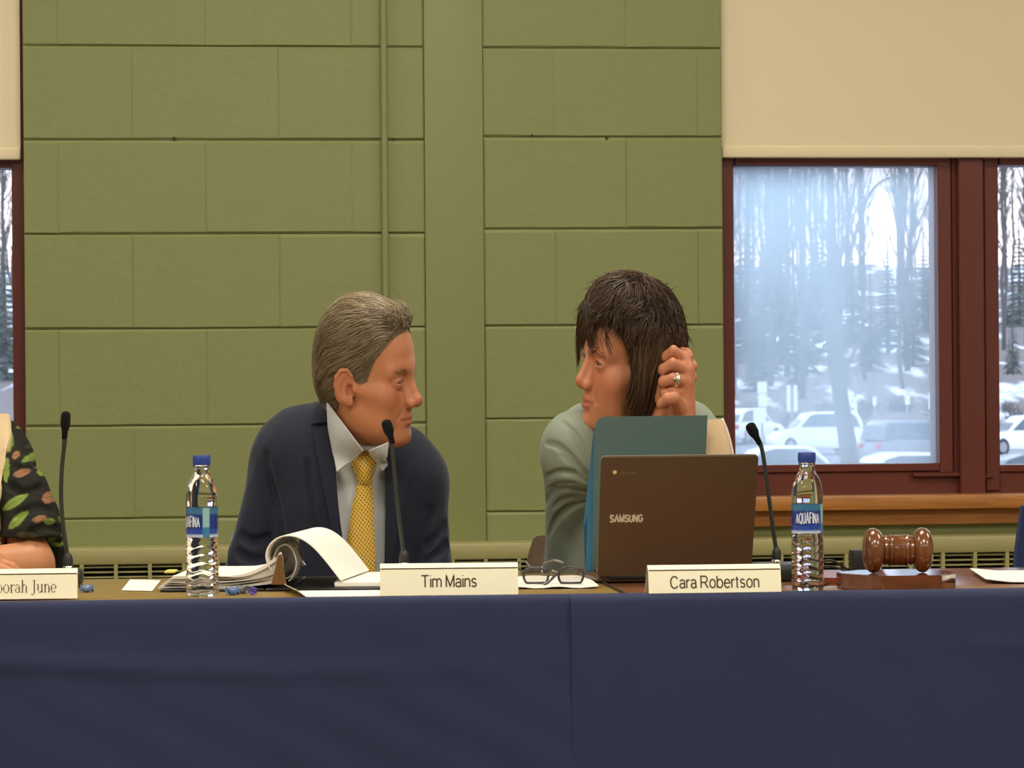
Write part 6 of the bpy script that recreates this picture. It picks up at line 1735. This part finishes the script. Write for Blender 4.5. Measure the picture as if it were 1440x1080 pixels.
bm = bmesh.new(); tube(bm, spline([gp(764, 823.5, -.012), gp(773, 817, -.006), gp(784, 806, .004)], 5), .0030, 10, flat=(1, .6)); gobj('temple_tip', bm, M['dark_rim'])

# ---- laptop, its back to the camera
M['lap'] = mat('bronze_lid', srgb(90, 66, 42), .42, metal=.25, bump=.02, bscale=300); M['lap_edge'] = mat('lid_edge', srgb(128, 118, 100), .4, metal=.3); M['lap_dark'] = mat('laptop_black', srgb(24, 24, 26), .35); M['logo'] = mat('logo_silver', srgb(206, 188, 156), .4)
bl = Vector(on_table(840, 821)); br = Vector(on_table(1056, 817.5)); xd = (br - bl); wl = xd.length; xd.normalize(); ang = math.atan2(xd.y, xd.x)
lp = empty('laptop', (bl + br) / 2, ang, 'open dark bronze laptop with its lid turned to the camera', 'laptop')
inv = (Matrix.Translation((bl + br) / 2) @ Matrix.Rotation(ang, 4, 'Z')).inverted()
tl = inv @ Vector(W(846, 642, bl.y - .055)); tr_ = inv @ Vector(W(1066.5, 641, br.y - .055)); tilt = math.atan2(-(tl.y + tr_.y) / 2, (tl.z + tr_.z) / 2 - .012); hl_ = math.hypot((tl.z + tr_.z) / 2 - .012, (tl.y + tr_.y) / 2)
wt_ = (tr_ - tl).length
def rrect(w0, w1, h, r, n=6):
    cs = [(-w0 / 2 + r, r, 180, 270), (w0 / 2 - r, r, 270, 360), (w1 / 2 - r, h - r, 0, 90), (-w1 / 2 + r, h - r, 90, 180)]; out = []
    for cx, cz, a0, a1 in cs:
        for i in range(n + 1): a = math.radians(a0 + (a1 - a0) * i / n); out.append((cx + r * math.cos(a), cz + r * math.sin(a)))
    return out
mid = ((tl.x + tr_.x) / 2) * 0
lm = Matrix.Translation((0, 0, .012)) @ Matrix.Rotation(tilt, 4, 'X')
bm = bmesh.new(); prism(bm, rrect(wl, wt_, hl_, .007), -.003, .004); bmesh.ops.bevel(bm, geom=[e for e in bm.edges if all(abs(v.co.y + .003) < 1e-6 for v in e.verts)], offset=.0012, segments=2, affect='EDGES'); bm.transform(lm); lid = obj('lid', bm, M['lap'], lp, smooth=True, angle=40)
bm = bmesh.new(); prism(bm, rrect(wl + .0016, wt_ + .0016, hl_ + .0012, .007), .0005, .0035); bm.transform(lm); obj('lid_rim', bm, M['lap_edge'], lid, smooth=True, angle=40)
bm = bmesh.new(); prism(bm, rrect(wl - .012, wt_ - .012, hl_ - .012, .004), .0041, .0046, m=Matrix.Translation((0, 0, .006))); bm.transform(lm); obj('screen', bm, M['lap_dark'], lid)
bm = bmesh.new(); box(bm, (-wl / 2, 0.002, .002), (wl / 2, .20, .014), .004, 3); obj('base', bm, M['lap'], lp, smooth=True, angle=40)
bm = bmesh.new(); tube(bm, [(-wl / 2 + .02, .002, .011), (wl / 2 - .02, .002, .011)], .0055, 12); obj('hinge', bm, M['lap_dark'], lp, smooth=True, angle=50)
kb = obj('keyboard', nbox((-wl / 2 + .01, .025, .0138), (wl / 2 - .01, .110, .0146)), M['lap_dark'], lp)
for rw in range(5):
    bm = bmesh.new()
    for c in range(12): x0_ = -wl / 2 + .013 + c * (wl - .026) / 12; box(bm, (x0_, .028 + rw * .0162, .0144), (x0_ + (wl - .026) / 12 - .0022, .028 + rw * .0162 + .0140, .0162))
    obj('key_row', bm, M['black'], kb)
def on_lid(px, py):
    """point of the lid's outer face seen at this pixel, in lid coordinates"""
    u, v = ray(px, py); o = inv @ Vector((0, 0, CAM_Z)); q = inv @ Vector((u, 1, CAM_Z + v)) - o; mi_ = lm.inverted(); o2 = mi_ @ o; q2 = (mi_.to_3x3() @ q); t_ = (-.0032 - o2.y) / q2.y; return o2 + q2 * t_
def lid_text(t_, x0, x1, yb, h_, wgt, m, name, gap=.09):
    a = on_lid(x0, yb); b = on_lid(x1, yb); return lettering(name, t_, (b - a).length, h_, wgt, m, lid, lambda x, y, up: lm @ Vector(((a.x + b.x) / 2 + x, -.0032 - up, a.z + y)), gap=gap)
lid_text('SVMSUNG', 858, 903, 734, .0108, .17, M['logo'], 'lettering', .13)
M['faint'] = mat('logo_faint', srgb(120, 98, 70), .45)
lid_text('chrome', 872, 893, 667.5, .0062, .09, M['faint'], 'lettering')
c = on_lid(864.5, 664); bm = bmesh.new(); lathe(bm, [(.0045, 0), (.0045, .0004), (.0028, .0004)], 24, m=lm @ Matrix.Translation((c.x, -.0031, c.z)) @ Matrix.Rotation(PI / 2, 4, 'X')); em = obj('emblem', bm, mat('emblem_ring', srgb(126, 92, 42), .35), lid)
bm = bmesh.new(); lathe(bm, [(.0028, 0), (.0026, .0006), (.0004, .0007)], 20, m=lm @ Matrix.Translation((c.x, -.0034, c.z)) @ Matrix.Rotation(PI / 2, 4, 'X')); obj('emblem_dot', bm, mat('emblem_dot', srgb(226, 196, 150), .35), em)
bm = bmesh.new(); q = [Vector(on_table(x, y)) + Vector((0, 0, .0022)) for x, y in ((838, 812), (846, 819), (856, 825), (868, 831), (882, 838))]; c0 = q[0].copy(); tube(bm, [p - c0 for p in spline(q, 5)], .0018, 8)
o = obj('laptop_cable', bm, M['black'], smooth=True); o.location = c0; tag(o, 'thin black cord running from the laptop corner to the table edge', 'cord')

# ---- blue folder and cream sheet behind the laptop
M['fold_grey_teal'] = mat('folder_grey_teal', srgb(78, 100, 94), .6, bump=.03, bscale=200); M['fold_blue'] = mat('folder_blue', srgb(62, 116, 146), .6, bump=.03, bscale=200)  # front panel a greyer, darker teal; back panel a clearer blue
fd = bl.y + .10; f0 = Vector((W(905, 800, fd)[0], fd, TABLE_Z)); fo = empty('paper_folder', f0, 0, 'blue paper folder standing upright behind the laptop', 'folder'); fi = Matrix.Translation(-f0)
def plate(name, pts, d, m, par, tm, thick=.0012, lean=0.0, turn=0.0, x_=None):
    bm = bmesh.new(); P_ = [W(x, y, d) for x, y in pts]; A = [bm.verts.new(p) for p in P_]; Bv = [bm.verts.new((p[0], p[1] + thick, p[2])) for p in P_]
    bm.faces.new(A); bm.faces.new(list(reversed(Bv))); n = len(P_)
    for i in range(n): bm.faces.new((A[i], Bv[i], Bv[(i + 1) % n], A[(i + 1) % n]))
    bmesh.ops.triangulate(bm, faces=bm.faces[:])
    for v in bm.verts:
        v.co.y += turn * (v.co.x - P_[0][0]); 
    bm.transform(tm); return obj(name, bm, m, par)
plate('front_panel', [(833, 803), (834, 680), (836, 604), (838, 595), (843, 588), (850, 586), (920, 585), (995, 584), (993, 620), (989, 700), (985, 801)], fd, M['fold_grey_teal'], fo, fi)
plate('back_panel', [(823, 809), (825, 760), (826, 741), (820.5, 736), (823, 715), (828, 672), (833, 632), (835, 606), (839, 598), (846, 597), (846, 808)], fd + .006, M['fold_blue'], fo, fi, turn=.25)
sd = fd + .035; s0 = Vector((W(1010, 800, sd)[0], sd, TABLE_Z + .0142)); bm = bmesh.new(); rows = []
edge = spline([(1016, 589, 0), (1022, 603, 0), (1027, 620, 0), (1031, 640, 0), (1033.5, 680, 0), (1034, 740, 0), (1034, 798, 0)], 3)
for p in edge:
    a = Vector(W(960, p.y + (592 - 589) * (1 - min(1, (p.y - 589) / 60)), sd)); b = Vector(W(p.x, p.y, sd)); rows.append([a.lerp(b, t) + Vector((0, .012 * t ** 3 - .004 * math.sin(PI * t), 0)) - s0 for t in [i / 10 for i in range(11)]])
for r_ in rows:
    for v in r_: v.z = max(v.z, .0006)
sheet(bm, rows, .0014); M['cream'] = mat('cream_board', srgb(236, 204, 160), .7, noise=.06, nscale=60)
o = obj('cream_board', bm, M['cream'], smooth=True, angle=50); o.location = s0; tag(o, 'cream board with a pale edge standing behind the right side of the folder', 'board')
bm = bmesh.new(); tube(bm, [r_[-1] for r_ in rows], .0022, 8); obj('edge_binding', bm, M['paper'], o, smooth=True)

# ---- gavel on its sound block
M['walnut'] = wood('gavel_wood', srgb(98, 54, 25), srgb(130, 76, 36), .25, 14, (6, 1.4, 1.4), coat=.6); M['block'] = wood('sound_block_wood', srgb(92, 46, 22), srgb(122, 64, 32), .14, 7, (2, 8, 8), coat=.7)
p = Vector(on_table(1268, 832)); u_ = p.y / FPX; bc = Vector((W(1261, 820, p.y + .085)[0], p.y + .085, TABLE_Z)); bh = 22.5 * p.y / FPX
rx = 80 * bc.y / FPX; bm = bmesh.new(); pl = [(-rx, -.012), (-rx * .42, -.085), (rx * .62, -.085), (rx, -.022), (rx, .04), (rx * .45, .085), (-rx * .5, .085), (-rx, .04)]
A = [bm.verts.new((x, y, 0)) for x, y in pl]; Bv = [bm.verts.new((x, y, bh)) for x, y in pl]; bm.faces.new(list(reversed(A))); bm.faces.new(Bv)
for i in range(8): bm.faces.new((A[i], A[(i + 1) % 8], Bv[(i + 1) % 8], Bv[i]))
bmesh.ops.bevel(bm, geom=bm.edges[:], offset=.0016, segments=2, affect='EDGES')
o = obj('sound_block', bm, M['block'], smooth=True, angle=30); o.location = bc; o.rotation_euler = (0, 0, math.radians(3)); tag(o, 'dark wooden many sided sound block under the gavel', 'sound block')
gy = bc.y - .01; u_ = gy / FPX; gc = Vector((W(1262.5, 780, gy)[0], gy, TABLE_Z + bh)); R_ = 31.8 * u_
gv = empty('gavel', gc, math.radians(3), 'polished wooden gavel lying on its sound block', 'gavel')
half = [(0, 21.3), (3, 21.6), (7.5, 21.8), (8.5, 20.6), (10, 22), (12.5, 22.4), (14.5, 20.8), (15.5, 19.6), (17.5, 21), (20, 20.4), (21.5, 18.6), (22.5, 21.5), (24.5, 25.5), (28, 29.4), (32, 31.3), (36, 31.7), (40, 30.4), (44, 27), (46.5, 22.5), (48.2, 15), (49, 7), (49.2, .4)]
prof = [(b, -a) for a, b in reversed(half)] + [(b, a) for a, b in half[1:]]
bm = bmesh.new(); lathe(bm, [(a * u_, b * u_) for a, b in prof], 48, m=Matrix.Translation((0, 0, R_)) @ Matrix.Rotation(PI / 2, 4, 'Y')); obj('head', bm, M['walnut'], gv, smooth=True, angle=35)
bm = bmesh.new(); lathe(bm, [(a, b) for a, b in ((.0062, .014), (.0075, .03), (.0062, .045), (.0058, .09), (.0072, .15), (.0088, .19), (.0098, .215), (.0088, .232), (.005, .240), (.0004, .242))], 24, m=Matrix.Translation((0, 0, R_)) @ Matrix.Rotation(-PI / 2 - math.radians(7), 4, 'X')); obj('handle', bm, M['walnut'], gv, smooth=True)

# ---- adapter and cables
a0 = Vector((W(1206.5, 800, 5.60)[0], 5.60, TABLE_Z)); h_ = W(1206, 773, 5.60)[2] - TABLE_Z
ad = empty('power_adapter', a0, TAB_A, 'small black power adapter standing behind the gavel', 'adapter')
bm = bmesh.new(); box(bm, (-.011, -.02, 0), (.011, .02, h_), .002, 2); obj('case', bm, M['black'], ad, smooth=True, angle=40)
ia = (Matrix.Translation(a0) @ Matrix.Rotation(TAB_A, 4, 'Z')).inverted()
bm = bmesh.new(); tube(bm, spline([ia @ Vector(W(x, y, d)) for x, y, d in ((1198, 803, 5.59), (1190, 800, 5.58), (1178, 792, 5.57), (1166, 788, 5.56), (1150, 792, 5.55), (1140, 803, 5.54), (1128, 808, 5.5))], 6), .0022, 8); obj('cable', bm, M['black'], ad, smooth=True)
bm = bmesh.new(); tube(bm, spline([ia @ Vector(W(x, y, d)) for x, y, d in ((1197, 808, 5.59), (1186, 802, 5.56), (1172, 797, 5.55), (1158, 797, 5.54), (1140, 806, 5.5))], 6), .0018, 8); obj('cable', bm, M['black'], ad, smooth=True)
q = [Vector(on_table(x, y)) + Vector((0, 0, .0022)) for x, y in ((1120, 818), (1140, 826), (1158, 824), (1166, 819), (1160, 815), (1150, 814))]; c0 = q[0].copy(); bm = bmesh.new(); tube(bm, [p - c0 for p in spline(q, 6)], .0018, 8); o = obj('microphone_cable', bm, M['black'], smooth=True); o.location = c0
tag(o, 'thin black cable looping on the table behind the right water bottle', 'cable')

# ---- chairs
M['blue_seat'] = mat('blue_shell', srgb(58, 112, 142), .45); M['brown_seat'] = mat('brown_wood', srgb(66, 42, 27), .5); M['navy_seat'] = fabric('navy_upholstery', srgb(38, 48, 84))
def chair(px, d, w_, ytop, m, label, arms=False):
    x = W(px, 700, d)[0]; r = empty('chair', (x, d, 0), 0, label, 'chair'); zt = W(px, ytop, d)[2]
    bm = bmesh.new(); box(bm, (-w_ / 2, -.40, .425), (w_ / 2, .02, .450), .012, 3); obj('seat', bm, m, r, smooth=True, angle=50)
    rows = []
    for i in range(9):
        v = i / 8; z = .50 + (zt - .50) * v; ww = w_ / 2 * (1 - .10 * max(0, v - .7) / .3); rows.append([(ww * (2 * j / 10 - 1), .07 + .05 * v - .03 * (1 - (2 * j / 10 - 1) ** 2) * -1 - .015, z - .012 * (abs(2 * j / 10 - 1) ** 6) * v) for j in range(11)])
    bm = bmesh.new(); sheet(bm, rows, .012); obj('backrest', bm, m, r, smooth=True, angle=60)
    for sx in (-1, 1):
        bm = bmesh.new(); tube(bm, spline([(sx * w_ * .42, -.36, 0), (sx * w_ * .40, -.35, .43)], 2), .011, 10); obj('leg', bm, M['steel'], r, smooth=True, angle=50)
        bm = bmesh.new(); tube(bm, spline([(sx * w_ * .44, .06, 0), (sx * w_ * .42, .03, .43), (sx * w_ * .42, .085, .52), (sx * w_ * .40, .115, zt - .08)], 5), .011, 10); obj('leg', bm, M['steel'], r, smooth=True, angle=50)
        if arms:
            bm = bmesh.new(); tube(bm, spline([(sx * w_ * .46, .07, zt - .02), (sx * w_ * .49, -.04, zt - .05), (sx * w_ * .50, -.20, zt - .10), (sx * w_ * .46, -.28, .45)], 6), .018, 12, flat=(1, .7)); obj('armrest', bm, m, r, smooth=True, angle=60)
    return r
chair(452, 6.10, 290 * 6.17 / FPX, 742, M['blue_seat'], 'blue shell chair the man in the suit sits on')
chair(884, 6.12, 262 * 6.19 / FPX, 748, M['brown_seat'], 'brown wooden armchair the woman in the pale sweater sits on', True)
chair(-60, 6.12, 240 * 6.19 / FPX, 760, M['blue_seat'], 'blue shell chair at the left edge under the leaf print blouse')
chair(1566, 5.98, 262 * 6.05 / FPX, 704, M['navy_seat'], 'navy padded chair at the right edge of the photo')
